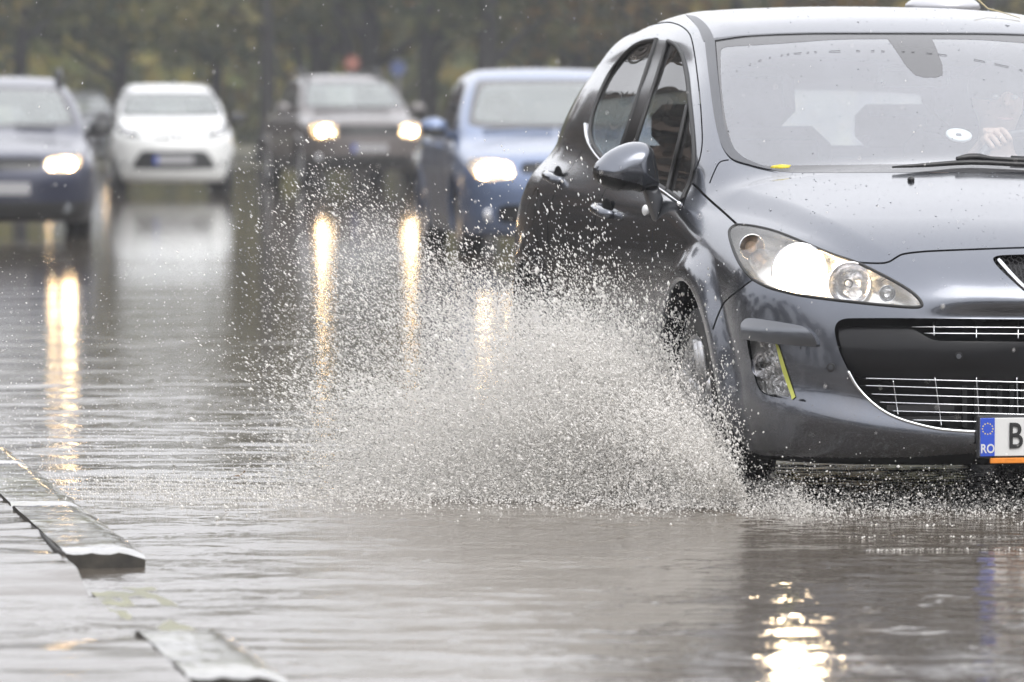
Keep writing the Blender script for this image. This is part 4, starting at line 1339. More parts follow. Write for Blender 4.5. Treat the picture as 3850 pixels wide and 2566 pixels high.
# ================================================================== the cars waiting further back
def car_f(P):
    hood, roof, nose, tail = spline(P['hood']), spline(P['roof']), spline(P['nose']), spline(P['tail'])
    sidec, gsid = spline(P['side']), spline(P['gside'])
    L, wh = P['L'], P['wheels']
    plan = spline([(-.3, -.05), (.3, -.02), (.9, 0), (L * .55, .005), (L - .8, -.01), (L - .2, -.05), (L + .2, -.08)])
    gpl = spline([(.8, -.05), (1.3, -.005), (2.2, .005), (L - 1.3, -.02), (L - .6, -.08), (L, -.16)])
    wr = P['wr']
    def f(u, y, z):
        fl = z - (hood(y) - .10 * u * u)
        fr = nose(z) + P.get('bow', .14) * np.maximum(u / .6, 1e-6) ** 2.4 - y
        si = u - (sidec(z) + plan(y))
        for wy, wz in wh:
            r = np.sqrt((y - wy) ** 2 + (z - wz) ** 2)
            si = si - P.get('flare', .02) * sstep(wr + .13, wr + .06, r)
        re = y - (tail(z) - .10 * (u / .7) ** 2.2)
        low = smax(smax(fl, fr, .07), si, P.get('edge', .10) + .08 * (1 - sstep(.5, 1.0, y)))
        low = smax(smax(low, re, .12), P['clear'] - z, .05)
        g = smax((z - (roof(y) - .06 * u * u)) * .9, (u - (gsid(z) + gpl(y))) * .93, .09)
        g = smax(g, P['belt'] - .08 - z, .02)
        b = smin(low, g, .05)
        for wy, wz in wh:
            r = np.sqrt((y - wy) ** 2 + (z - wz) ** 2)
            b = smax(b, -np.maximum(r - (wr + .045), P['hw'] - .26 - u), .012)
        return b
    return f

def build_car(name, label, P, loc, rz, h=.03):
    root = empty(name, loc, rz)
    tag(root, label, P.get('cat', 'car'), 'cars queueing behind the splash')
    f = car_f(P)
    V, Q, N = implicit_mesh(f, h, P['hw'] + .08, -.15, P['L'] + .15, P['clear'] - .1, P['top'] + .08)
    S = Piece(V, tri(orient(V, Q, N)), N)
    front = lambda V: V[:, [0, 2]]
    side = lambda V: V[:, 1:]
    both = lambda p: p.mirrored().join(p)
    C = S.V[S.T].mean(1); well = np.zeros(len(S.T), bool)
    for wy, wz in P['wheels']:
        well |= (np.hypot(C[:, 1] - wy, C[:, 2] - wz) < P['wr'] + .035) & (C[:, 0] > P['hw'] - .34)
    lin = S.sub(well); S = S.sub(~well)
    both(lin).obj('wheel_arch_liner', M['liner'], root)
    paint = P['paint']
    fs = lambda C, N: (N[:, 1] < -.08) & (C[:, 1] < P['L'] * .55)
    def cutf(poly, sel=fs):
        nonlocal S
        p, S = cut(S, smooth_poly(poly, 4), front, sel)
        return p
    # windscreen
    wsel = lambda C, N: (N[:, 1] < -.2) & (C[:, 1] > .6) & (C[:, 1] < P['L'] * .6) & (C[:, 2] > P['belt'] - .06)
    W = cutf([(-.05, P['wt'], 1), (P['wtu'] - .08, P['wt'] - .006), (P['wtu'], P['wt'] - .03), (P['wbu'], P['wb'] + .05), (P['wbu'] - .08, P['wb'] + .012), (-.05, P['wb'], 1)], wsel)
    inn = smooth_poly([(-.05, P['wt'] - .035, 1), (P['wtu'] - .1, P['wt'] - .045), (P['wtu'] - .04, P['wt'] - .07), (P['wbu'] - .05, P['wb'] + .09), (P['wbu'] - .13, P['wb'] + .055), (-.05, P['wb'] + .04, 1)], 4)
    Wc, Wf = cut(W, inn, front, lambda C, N: C[:, 0] > -9)
    ws = both(Wc).obj('windscreen', P.get('glass', M['far_glass']), root)
    both(Wf).obj('windscreen_border', M['frit'], ws)
    # side windows
    sd = lambda C, N: (C[:, 0] > .3) & (N[:, 0] > .45) & (C[:, 2] > P['belt'] - .05)
    for nm, poly in P['windows']:
        g, S = cut(S, smooth_poly(poly, 4), side, sd)
        g.mirrored().obj(nm, M['far_side_glass'], root); g.obj(nm, M['far_side_glass'], root)
    rw, S = cut(S, smooth_poly([(-.05, P['top'] - .14, 1), (.48, P['top'] - .16), (.56, P['belt'] + .12), (.5, P['belt'] + .06), (-.05, P['belt'] + .05, 1)], 4), front, lambda C, N: (N[:, 1] > .15) & (C[:, 1] > P['L'] * .6))
    if len(rw.T): both(rw).obj('rear_window', M['rear_glass'], root)
    # headlamps
    hl = cutf(P['lamp'], lambda C, N: (N[:, 1] < -.05) & (C[:, 1] < .9))
    for sg in (-1, 1):
        p = hl.mirrored() if sg < 0 else hl
        o = p.obj('headlamp', M['lens'], root)
        bk = p.moved(0, (0, .06, 0)); bk.obj('lamp_housing', M['lamp_housing'] if any(P.get('lit', (True, True))) else M['lamp_dark'], o, custom=False)
        sv, st = p.skirt(0, (0, .06, 0)); mesh_obj('lamp_wall', sv, st, M['lamp_housing'], o)
        cu, cz, rr = P['beam']
        bv = BVHTree.FromPolygons([tuple(v) for v in hl.V], [tuple(map(int, t)) for t in hl.T])
        hit = bv.ray_cast(Vector((cu, -2, cz)), Vector((0, 1, 0)))
        yb = hit[0].y if hit[0] is not None else .1
        mb = MB(); mb.ball((sg * cu, yb + .045, cz), (rr, .03, rr * .85), 10)
        lit = P.get('lit', (True, True))[0 if sg < 0 else 1]
        mb.build('low_beam', P.get('beam_mat', M['far_lamp']) if lit else M['chrome_bowl'], o)
        if 'side_beam' in P:
            cu, cz, rr = P['side_beam']
            hit = bv.ray_cast(Vector((cu, -2, cz)), Vector((0, 1, 0)))
            yb = hit[0].y if hit[0] is not None else yb
            mb = MB(); mb.ball((sg * cu, yb + .03, cz), (rr, .02, rr), 8); mb.build('side_lamp', M['far_lamp_warm'], o)
    # grilles
    for nm, poly, mat in P['grilles']:
        g = cutf(poly, lambda C, N: (N[:, 1] < -.1) & (C[:, 1] < .5))
        if not len(g.T): continue
        o = both(g.moved(0, (0, .03, 0))).obj(nm, mat, root)
        sv, st = both(g).skirt(0, (0, .03, 0)); mesh_obj('grille_edge', sv, st, mat, o)
    bvh = BVHTree.FromPolygons([tuple(v) for v in S.V], [tuple(map(int, t)) for t in S.T])
    def fy(u, z, d=0.0):
        h_ = bvh.ray_cast(Vector((abs(u), -2, z)), Vector((0, 1, 0)))
        return h_[0].y if h_[0] is not None else d
    for (z, u0, u1, r, mat, nm) in P.get('bars', []):
        mb = MB(); mb.tube([(u, min(fy(u, z, .05), .25) + .0, z) for u in np.linspace(u0, u1, 11)], r, 6); mb.build(nm, mat, root)
    # lower cladding
    for nm, z1, mat in P.get('cladding', []):
        p, S = cut(S, np.array([(-1, 0), (P['L'] + 1, 0), (P['L'] + 1, z1), (-1, z1)], float), side)
        both(p).obj(nm, mat, root)
    # plate
    z = P['plate']; y = min(fy(.0, z, .02), fy(.2, z, .02)) - .012
    if y > .3: y = -.01
    mb = MB(); mb.box((0, y, z), (.52, .012, .11), bev=.003); pl = mb.build('number_plate', M['far_plate'], root, sharp=30)
    mb = MB(); mb.box((-.238, y - .007, z), (.042, .003, .108)); mb.build('country_band', M['plate_blue'], pl, smooth=False)
    if 'emblem' in P:
        z, r = P['emblem']; mb = MB(); y = min(fy(.0, z, .03), .2)
        mb.lathe([(.004, r), (-.006, r), (-.01, r * .8), (-.004, r * .7), (-.004, 0)], (0, y - .01, z), 'y', 20); mb.build('emblem', M['chrome'], root)
    for (u, z, r, mat) in P.get('fogs', []):
        for sg in (-1, 1):
            yy = fy(u, z, .2); mb = MB(); mb.lathe([(.01, r), (-.006, r), (-.01, r * .8), (-.004, 0)], (sg * u, yy, z), 'y', 16); mb.build('fog_lamp', mat, root)
    # mirrors
    mu, my, mz = P['mirror']
    for sg in (-1, 1):
        mb = MB(); mb.ball((sg * (mu + .10), my + .02, mz), (.115, .075, .075), 10)
        mb.tube([(sg * (mu - .06), my + .03, mz - .07), (sg * (mu + .05), my + .03, mz - .03)], .03, 8)
        o = mb.build('door_mirror', P.get('mirror_mat', paint), root)
        mb = MB(); mb.ball((sg * (mu + .10), my + .015, mz - .035), (.112, .078, .045), 10); mb.build('mirror_underside', M['plastic'], o)
    for z_, y_ in P.get('handles', []):
        for sg in (-1, 1):
            h_ = bvh.ray_cast(Vector((2, y_, z_)), Vector((-1, 0, 0)))
            if h_[0] is None: continue
            mb = MB(); mb.tube([(sg * (h_[0].x + d), y_ + q, z_) for q, d in ((-.1, 0), (-.08, .03), (.08, .03), (.1, 0))], .014, 6); mb.build('handle', paint, root)
    if P.get('rails'):
        for sg in (-1, 1):
            mb = MB(); yy = np.linspace(*P['rails'], 12)
            pts = []
            for i, y_ in enumerate(yy):
                h_ = bvh.ray_cast(Vector((.55, y_, 3)), Vector((0, 0, -1)))
                zz = h_[0].z if h_[0] is not None else P['top']
                pts.append((sg * .56, y_, zz + (.085 if 0 < i < 11 else .0)))
            mb.tube(pts, .028, 8); mb.build('roof_rail', M['plastic'], root)
    mb = MB()
    h_ = bvh.ray_cast(Vector((0.0, P['wy'] + .02, 3)), Vector((0, 0, -1)))
    for x0, x1 in ((-.62, -.05), (-.02, .5)):
        pts = []
        for u in np.linspace(x0, x1, 7):
            h_ = bvh.ray_cast(Vector((abs(u), P['wy'], 3)), Vector((0, 0, -1)))
            if h_[0] is not None: pts.append((u, P['wy'], h_[0].z + .02))
        if len(pts) > 1: mb.tube(pts, .009, 6)
    if mb.V: mb.build('wiper', M['plastic'], root)
    both(S).obj('body', paint, root)
    # wheels
    for wy, wz in P['wheels']:
        for sg in (-1, 1):
            R_ = P['wr']; w = MB()
            w.lathe([(-.08, R_ * .66), (-.095, R_ * .8), (-.085, R_ * .95), (0, R_), (.085, R_ * .95), (.095, R_ * .8), (.08, R_ * .66)], (0, 0, 0), 'x', 32)
            wo = w.build('wheel', M['tyre'], root); wo.location = (sg * (P['hw'] - .125), wy, wz)
            r = MB(); r.lathe([(sg * .07, R_ * .66), (sg * .085, R_ * .6), (sg * .06, R_ * .5), (sg * .065, R_ * .2), (sg * .075, 0)], (0, 0, 0), 'x', 24); r.build('rim', P.get('rim', M['alloy']), wo)
    # cabin
    mb = MB(); mb.box((0, P['wy'] + .35, P['belt'] - .10), (P['hw'] * 1.5, .5, .2), bev=.06); mb.build('dashboard', M['dash'], root)
    for x in (-.36, .36):
        s = MB(); y0 = P['L'] * .47
        s.box((x, y0, P['belt'] - .22), (.48, .16, .7), Matrix.Rotation(R(-14), 3, 'X'), bev=.06)
        s.box((x, y0 + .12, P['belt'] + .22), (.26, .1, .2), Matrix.Rotation(R(-14), 3, 'X'), bev=.04)
        s.build('seat', M['seat'], root)
    return root

M['far_glass'] = clear_glass('far_windscreen_glass', (.66, .72, .70), refl=1.9, film=.22, film_col=(.60, .66, .64))
M['far_side_glass'] = clear_glass('far_side_glass', (.30, .33, .32), refl=1.2, film=.05, film_col=(.5, .5, .5))
M['far_lamp'] = pbr('far_lamp_lit', (1, 1, 1), emis=(1.0, .66, .32), emis_s=26.0)
M['far_lamp_warm'] = pbr('far_side_lamp', (1, 1, 1), emis=(1.0, .66, .30), emis_s=14.0)
M['cladding'] = pbr('grey_cladding', (.035, .033, .032), rough=.5, var=.2, var_scale=8)
M['lamp_dark'] = pbr('unlit_lamp', (.16, .17, .18), rough=.25, metal=.5)
M['far_plate'] = pbr('shaded_plate', (.30, .30, .31), rough=.5)  # recess shade of the distant plates put into one darker colour
M['steel'] = pbr('steel_wheel', (.12, .12, .125), rough=.45, metal=.6)

SEDAN = dict(L=4.55, hw=.875, top=1.47, clear=.15, belt=.95, wr=.315, wheels=((.90, .29), (3.52, .29)),
    hood=[(-.2, .58), (.0, .70), (.12, .765), (.4, .83), (.8, .90), (1.1, .945), (2, .98), (3.5, 1.0), (4.2, 1.0), (4.5, .97)],
    roof=[(.5, .70), (1.1, .95), (1.5, 1.16), (1.95, 1.385), (2.2, 1.45), (2.6, 1.475), (3.0, 1.455), (3.4, 1.37), (3.8, 1.17), (4.1, 1.0), (4.4, .85)],
    nose=[(0, .25), (.15, .08), (.25, .02), (.4, 0), (.55, .0), (.65, .03), (.72, .08), (.8, .2)],
    tail=[(0, 4.3), (.2, 4.45), (.45, 4.54), (.7, 4.53), (.9, 4.5), (1.05, 4.4)],
    side=[(0, .78), (.16, .82), (.3, .855), (.5, .872), (.68, .878), (.8, .865), (.92, .83), (1.05, .76)],
    gside=[(.85, .80), (.95, .80), (1.1, .755), (1.25, .69), (1.38, .62), (1.5, .54)],
    wt=1.385, wb=.985, wtu=.585, wbu=.715, wy=1.16,
    windows=[('front_side_window', [(1.55, .97, 1), (2.5, .99, 1), (2.46, 1.36, 1), (2.2, 1.35), (1.9, 1.24)]), ('rear_side_window', [(2.56, .99, 1), (3.35, 1.02, 1), (3.4, 1.12), (3.2, 1.30), (2.9, 1.37), (2.54, 1.37, 1)])],
    lamp=[(.50, .63), (.52, .72), (.62, .745), (.74, .755), (.815, .74), (.80, .66), (.74, .60), (.6, .60)], beam=(.695, .665, .072), side_beam=(.545, .655, .03),
    grilles=[('upper_grille', [(-.05, .73, 1), (.40, .73), (.44, .70), (.42, .64), (-.05, .63, 1)], M['plastic']), ('lower_grille', [(-.05, .40, 1), (.55, .40), (.62, .36), (.58, .26), (-.05, .25, 1)], M['plastic'])],
    bars=[(.70, -.40, .40, .008, M['chrome'], 'grille_bar'), (.665, -.40, .40, .008, M['chrome'], 'grille_bar')],
    plate=.475, emblem=(.685, .055), fogs=[(.68, .32, .045, M['chrome_bowl'])], mirror=(.86, 1.62, 1.0), handles=[(.85, 2.25), (.87, 3.2)])

def P_(base, **kw):
    d = dict(base); d.update(kw); return d
SUV = P_(SEDAN, cat='suv', L=4.31, hw=.91, top=1.64, clear=.24, belt=1.08, wr=.345, wheels=((.85, .31), (3.52, .31)), flare=.035, edge=.08,
    hood=[(-.2, .72), (.0, .88), (.1, .945), (.35, 1.0), (.8, 1.055), (1.1, 1.085), (2, 1.1), (4.2, 1.1)],
    roof=[(.5, .86), (1.05, 1.09), (1.4, 1.30), (1.8, 1.52), (2.05, 1.59), (2.5, 1.635), (3.1, 1.63), (3.7, 1.58), (3.95, 1.5), (4.15, 1.2), (4.3, .9)],
    nose=[(0, .3), (.24, .06), (.35, .01), (.55, 0), (.75, .01), (.86, .03), (.94, .09), (1.02, .25)],
    tail=[(0, 4.05), (.25, 4.2), (.5, 4.28), (.8, 4.28), (1.05, 4.22), (1.3, 4.1)],
    side=[(0, .80), (.26, .84), (.4, .875), (.6, .895), (.8, .90), (.95, .885), (1.05, .85), (1.2, .78)],
    gside=[(.95, .82), (1.08, .815), (1.25, .76), (1.4, .70), (1.55, .635), (1.65, .57)],
    wt=1.53, wb=1.12, wtu=.62, wbu=.735, wy=1.10,
    windows=[('front_side_window', [(1.45, 1.11, 1), (2.35, 1.12, 1), (2.32, 1.52, 1), (2.0, 1.50), (1.75, 1.38)]), ('rear_side_window', [(2.42, 1.12, 1), (3.2, 1.14, 1), (3.2, 1.50, 1), (2.40, 1.52, 1)])],
    lamp=[(.48, .74), (.49, .86), (.60, .895), (.72, .90), (.80, .87), (.79, .77), (.72, .71), (.58, .71)], beam=(.655, .80, .072), side_beam=(.53, .78, .02),
    grilles=[('upper_grille', [(-.05, .895, 1), (.42, .89), (.45, .86), (.44, .75), (-.05, .74, 1)], M['plastic']), ('lower_grille', [(-.05, .45, 1), (.55, .45), (.6, .42), (.52, .32), (-.05, .31, 1)], M['plastic'])],
    bars=[(.855, -.42, .42, .016, M['chrome'], 'grille_bar'), (.79, -.42, .42, .016, M['chrome'], 'grille_bar')],
    cladding=[('lower_cladding', .44, M['cladding'])], plate=.56, emblem=(.825, .085), fogs=[(.70, .42, .05, M['chrome_bowl'])],
    mirror=(.90, 1.45, 1.13), handles=[(.95, 2.1), (.97, 3.05)], rails=(1.9, 3.7))
CITY = P_(SEDAN, L=3.43, hw=.815, top=1.465, clear=.16, belt=.98, wr=.285, wheels=((.68, .265), (3.02, .265)), bow=.2, edge=.14,
    hood=[(-.2, .62), (.0, .74), (.1, .80), (.3, .875), (.55, .94), (.75, .98), (1.5, 1.0), (3.4, 1.02)],
    roof=[(.2, .74), (.72, .97), (1.0, 1.12), (1.4, 1.32), (1.7, 1.41), (2.1, 1.46), (2.6, 1.45), (3.0, 1.38), (3.2, 1.25), (3.4, .98), (3.5, .7)],
    nose=[(0, .25), (.16, .07), (.27, .01), (.45, 0), (.6, .015), (.72, .05), (.8, .12), (.9, .28)],
    tail=[(0, 3.2), (.2, 3.33), (.5, 3.42), (.8, 3.4), (1.0, 3.35), (1.2, 3.25)],
    side=[(0, .72), (.16, .765), (.3, .80), (.5, .812), (.68, .815), (.85, .80), (.98, .76), (1.1, .70)],
    gside=[(.85, .75), (.98, .748), (1.12, .705), (1.25, .65), (1.36, .595), (1.48, .52)],
    wt=1.355, wb=1.02, wtu=.575, wbu=.665, wy=.86,
    windows=[('front_side_window', [(1.2, 1.0, 1), (2.15, 1.02, 1), (2.12, 1.35, 1), (1.8, 1.34), (1.5, 1.24)]), ('rear_side_window', [(2.22, 1.02, 1), (2.8, 1.06, 1), (2.75, 1.28), (2.20, 1.35, 1)])],
    lamp=[(.42, .755), (.46, .80), (.58, .86), (.68, .90), (.735, .905), (.74, .84), (.66, .78), (.52, .745)], beam=(.60, .81, .05), lit=(False, False),
    grilles=[('upper_grille', [(-.05, .755, 1), (.22, .765), (.30, .775), (.22, .735), (-.05, .715, 1)], M['plastic']), ('lower_grille', [(-.05, .575, 1), (.38, .575), (.44, .55), (.56, .36), (.53, .335), (-.05, .32, 1)], M['plastic'])],
    bars=[], plate=.455, emblem=(.775, .05), fogs=[(.63, .40, .04, M['plastic'])], mirror=(.80, 1.20, 1.01), mirror_mat=M['plastic'], handles=[(.86, 1.95)])
CITY.pop('side_beam', None)
WAGON = P_(SEDAN, L=4.25, hw=.845, top=1.44, clear=.14, belt=.93, wr=.305, wheels=((.88, .28), (3.48, .28)),
    hood=[(-.2, .56), (.0, .66), (.12, .73), (.4, .81), (.8, .88), (1.05, .925), (2, .96), (4.2, .98)],
    roof=[(.5, .70), (1.05, .93), (1.45, 1.15), (1.85, 1.34), (2.1, 1.405), (2.6, 1.44), (3.3, 1.43), (3.8, 1.38), (4.0, 1.25), (4.2, .98), (4.3, .7)],
    side=[(0, .75), (.16, .79), (.3, .825), (.5, .842), (.68, .845), (.8, .83), (.92, .80), (1.05, .74)],
    gside=[(.85, .775), (.95, .775), (1.1, .73), (1.25, .67), (1.38, .60), (1.5, .52)],
    wt=1.345, wb=.965, wtu=.575, wbu=.69, wy=1.12,
    tail=[(0, 4.0), (.2, 4.15), (.45, 4.24), (.7, 4.23), (.9, 4.2), (1.05, 4.12)],
    windows=[('front_side_window', [(1.5, .95, 1), (2.4, .97, 1), (2.36, 1.33, 1), (2.1, 1.32), (1.8, 1.20)]), ('rear_side_window', [(2.46, .97, 1), (3.9, 1.0, 1), (3.7, 1.30), (2.44, 1.33, 1)])],
    lamp=[(.40, .62), (.42, .69), (.52, .72), (.64, .73), (.715, .715), (.70, .64), (.62, .595), (.48, .59)], beam=(.60, .655, .066), side_beam=(.465, .64, .035),
    grilles=[('upper_grille', [(-.05, .71, 1), (.33, .71), (.37, .69), (.35, .61), (-.05, .60, 1)], M['plastic'])], bars=[],
    cladding=[('lower_bumper', .32, M['plastic'])], plate=.44, emblem=(.66, .06), fogs=[(.58, .26, .045, M['lamp_dark'])], mirror=(.82, 1.55, .97), mirror_mat=M['plastic'], rails=(1.9, 3.8), handles=[(.83, 2.15)])
FAR = P_(CITY, lit=(True, True), beam_mat=M['far_lamp_warm'], rails=None)

def build_queue():
    bp = paint_mat('blue_paint', (.125, .170, .28), rough=.34, metal=.5, wet=.2)
    dp = paint_mat('brown_grey_paint', (.115, .10, .095), rough=.4, metal=.5, wet=.25, dirt=.5, dirt_z=.5)
    wp = paint_mat('white_paint', (.60, .61, .60), rough=.45, metal=0.0, wet=.15)
    np_ = paint_mat('navy_paint', (.022, .026, .052), rough=.36, metal=.45, wet=.2)
    gp_ = paint_mat('silver_paint', (.22, .23, .25), rough=.4, metal=.6, wet=.2)
    def put(px, Y, dz=0.0): return ((px - PW / 2) / FPX * Y, Y, dz)
    build_car('sedan', 'light blue sedan with lit headlights partly hidden behind the grey hatchback', P_(SEDAN, paint=bp), put(2178, 44.1), R(6.9))
    build_car('sport_utility_vehicle', 'brown grey off-road car with roof rails and both headlights blazing', P_(SUV, paint=dp), put(1392, 82.0), R(12.5))
    build_car('city_car', 'small white city car with unlit headlights and black trapezoid lower grille', P_(CITY, paint=wp), put(655, 75.0), R(5.6))
    build_car('estate_car', 'dark navy estate car cut off by the left edge, one headlight lit', P_(WAGON, paint=np_), put(2, 50.0), R(5.6))
    build_car('distant_car', 'faint silver car far back between the navy estate and the white car', P_(FAR, paint=gp_), put(300, 112.0), R(6.5), h=.045)
# ================================================================== light, water, kerb, trees
def build_world():
    w = bpy.data.worlds.new('World'); scene.world = w; w.use_nodes = True
    nt = w.node_tree; nt.nodes.clear(); L = nt.links.new
    out = nt.nodes.new('ShaderNodeOutputWorld'); bg = nt.nodes.new('ShaderNodeBackground')
    sky = nt.nodes.new('ShaderNodeTexSky'); sky.sky_type = 'NISHITA'; sky.sun_disc = False
    sky.sun_elevation = R(SUN_EL); sky.sun_rotation = R(SUN_AZ)
    sky.air_density = 1.0; sky.dust_density = 4.0; sky.ozone_density = 1.0
    hs = nt.nodes.new('ShaderNodeHueSaturation'); hs.inputs['Saturation'].default_value = .22
    L(sky.outputs[0], hs.inputs['Color'])
    # even cloud cover over the clear-sky gradient
    mx = nt.nodes.new('ShaderNodeMix'); mx.data_type = 'RGBA'; mx.inputs['Factor'].default_value = .7
    mx.inputs['B'].default_value = (7.75, 7.8, 8.15, 1)
    L(hs.outputs[0], mx.inputs['A'])
    # an overcast sky is about three times brighter overhead than at the horizon
    tc = nt.nodes.new('ShaderNodeTexCoord'); sx = nt.nodes.new('ShaderNodeSeparateXYZ'); L(tc.outputs['Generated'], sx.inputs[0])
    mr = nt.nodes.new('ShaderNodeMapRange'); mr.inputs['To Min'].default_value = .70; mr.inputs['To Max'].default_value = 1.4; L(sx.outputs['Z'], mr.inputs['Value'])
    sc = nt.nodes.new('ShaderNodeVectorMath'); sc.operation = 'SCALE'; L(mx.outputs['Result'], sc.inputs[0]); L(mr.outputs[0], sc.inputs['Scale'])
    L(sc.outputs[0], bg.inputs['Color'])
    bg.inputs['Strength'].default_value = .12
    L(bg.outputs[0], out.inputs['Surface'])
    sd = bpy.data.lights.new('sun', 'SUN'); sd.energy = .7; sd.angle = R(40); sd.color = (1, .97, .93)
    s = bpy.data.objects.new('sun', sd); COL.objects.link(s)
    s.rotation_euler = (R(90 - SUN_EL), 0, R(180 - SUN_AZ))
SUN_EL, SUN_AZ = 48, 150

ROAD_TH = R(9.0)          # the carriageway runs away to the left
RD = np.array([-math.sin(ROAD_TH), math.cos(ROAD_TH)]); RN = np.array([math.cos(ROAD_TH), math.sin(ROAD_TH)])
KERB0 = np.array([-.437, 11.3])

def water_mat(name, near=True):
    m, nt, out = new_mat(name); L = nt.links.new
    p = nd(nt, 'ShaderNodeBsdfPrincipled')
    p.inputs['Base Color'].default_value = (.115, .098, .082, 1)
    p.inputs['Roughness'].default_value = .035
    p.inputs['IOR'].default_value = 1.34
    p.inputs['Specular IOR Level'].default_value = .5
    tc = nd(nt, 'ShaderNodeTexCoord')
    mud = nd(nt, 'ShaderNodeTexNoise', Scale=.55, Detail=5.0, Roughness=.6)
    L(tc.outputs['Object'], mud.inputs['Vector'])
    mx = nd(nt, 'ShaderNodeMix', data_type='RGBA')
    L(mud.outputs['Fac'], mx.inputs['Factor'])
    mx.inputs['A'].default_value = (.070, .057, .044, 1); mx.inputs['B'].default_value = (.122, .106, .088, 1)
    L(mx.outputs['Result'], p.inputs['Base Color'])
    n1 = nd(nt, 'ShaderNodeTexNoise', Scale=9.0, Detail=4.0, Roughness=.55, Distortion=.6)
    n2 = nd(nt, 'ShaderNodeTexNoise', Scale=38.0, Detail=3.0, Roughness=.6)
    L(tc.outputs['Object'], n1.inputs['Vector']); L(tc.outputs['Object'], n2.inputs['Vector'])
    a = nd(nt, 'ShaderNodeMath', operation='MULTIPLY_ADD'); L(n2.outputs['Fac'], a.inputs[0]); a.inputs[1].default_value = .38; L(n1.outputs['Fac'], a.inputs[2])
    b = nd(nt, 'ShaderNodeBump', Strength=1.0, Distance=.0016 if near else .004)
    sx = nd(nt, 'ShaderNodeSeparateXYZ'); L(tc.outputs['Object'], sx.inputs[0])
    cm = nd(nt, 'ShaderNodeMapRange'); cm.inputs['From Min'].default_value = 14; cm.inputs['From Max'].default_value = 46; cm.inputs['To Min'].default_value = 1.0; cm.inputs['To Max'].default_value = .22
    L(sx.outputs['Y'], cm.inputs['Value']); L(cm.outputs[0], b.inputs['Strength'])
    L(a.outputs[0], b.inputs['Height']); L(b.outputs['Normal'], p.inputs['Normal'])
    L(p.outputs[0], out.inputs['Surface'])
    return m

def water_height(X, Y, r):
    """ripples, long swells and rain rings"""
    Z = np.zeros_like(X)
    for i in range(90):
        lam = math.exp(r.uniform(math.log(.06), math.log(1.3)))
        ang = r.normal(math.pi / 2 + .1, .55)
        k = 2 * math.pi / lam
        amp = .0034 * lam ** .9 * r.uniform(.4, 1.2)
        Z += amp * .17 * np.sin(k * (math.cos(ang) * X + math.sin(ang) * Y) + r.uniform(0, 6.28) + .8 * np.sin(X * r.uniform(.5, 2) + Y * r.uniform(.3, 1.2)))
    # calmer and livelier patches
    patch = .55 + .45 * np.sin(.9 * X + .55 * Y + 1.0) * np.sin(.35 * Y - .7 * X + 2.0)
    return Z * (.55 + .9 * np.clip(patch, 0, 1))

def build_water():
    r = np.random.default_rng(3)
    # fan of rows that grow with distance: fine where the picture is fine
    ys = [9.3]
    while ys[-1] < 150: ys.append(ys[-1] + max(.011, .000055 * ys[-1] ** 2))
    ys = np.array(ys)
    ts = np.linspace(-.112, .112, 300)
    Y, T = np.meshgrid(ys, ts, indexing='ij'); X = Y * T
    Z = water_height(X, Y, r)
    fade = 1 / (1 + (Y / 27) ** 3)
    Z = Z * (.09 + .91 * fade)
    # wash round the hatchback's front wheel and bow
    wp = hb_world(np.array([[-.85, .75, 0]]))[0]
    d = np.hypot(X - wp[0], Y - wp[1])
    for i in range(40):
        a = r.uniform(0, 6.28); k = 2 * math.pi / r.uniform(.07, .22)
        Z += .00040 * np.exp(-(d / 1.3) ** 2) * np.sin(k * (math.cos(a) * X + math.sin(a) * Y) + r.uniform(0, 6.28))
    # rings where rain drops land
    for i in range(1500):
        y0 = 10 + 15 * r.random() ** 1.2; x0 = y0 * r.uniform(-.1, .1); rad = r.uniform(.012, .07)
        sel = (np.abs(Y - y0) < rad + .08) & (np.abs(X - x0) < rad + .08)
        dd = np.hypot(X[sel] - x0, Y[sel] - y0)
        Z[sel] += .0011 * np.exp(-((dd - rad) / .014) ** 2) * np.cos((dd - rad) * 190)
    n, m = X.shape
    I = np.arange(n * m).reshape(n, m)
    F = np.stack([I[:-1, :-1], I[:-1, 1:], I[1:, 1:], I[1:, :-1]], -1).reshape(-1, 4)
    V = np.stack([X, Y, Z], -1).reshape(-1, 3)
    M['water'] = water_mat('flood_water')
    o = mesh_obj('water', V, F, M['water']); tag(o, kind='structure')
    # the same flood beyond the fan
    g = MB(); D = 460
    g.add([(-D, -D, 0), (D, -D, 0), (D, D, 0), (-D, D, 0)], [(0, 1, 2, 3)])
    o = g.build('road', water_mat('wet_road', False), smooth=False); o.location = (0, 0, -.022); tag(o, kind='structure')

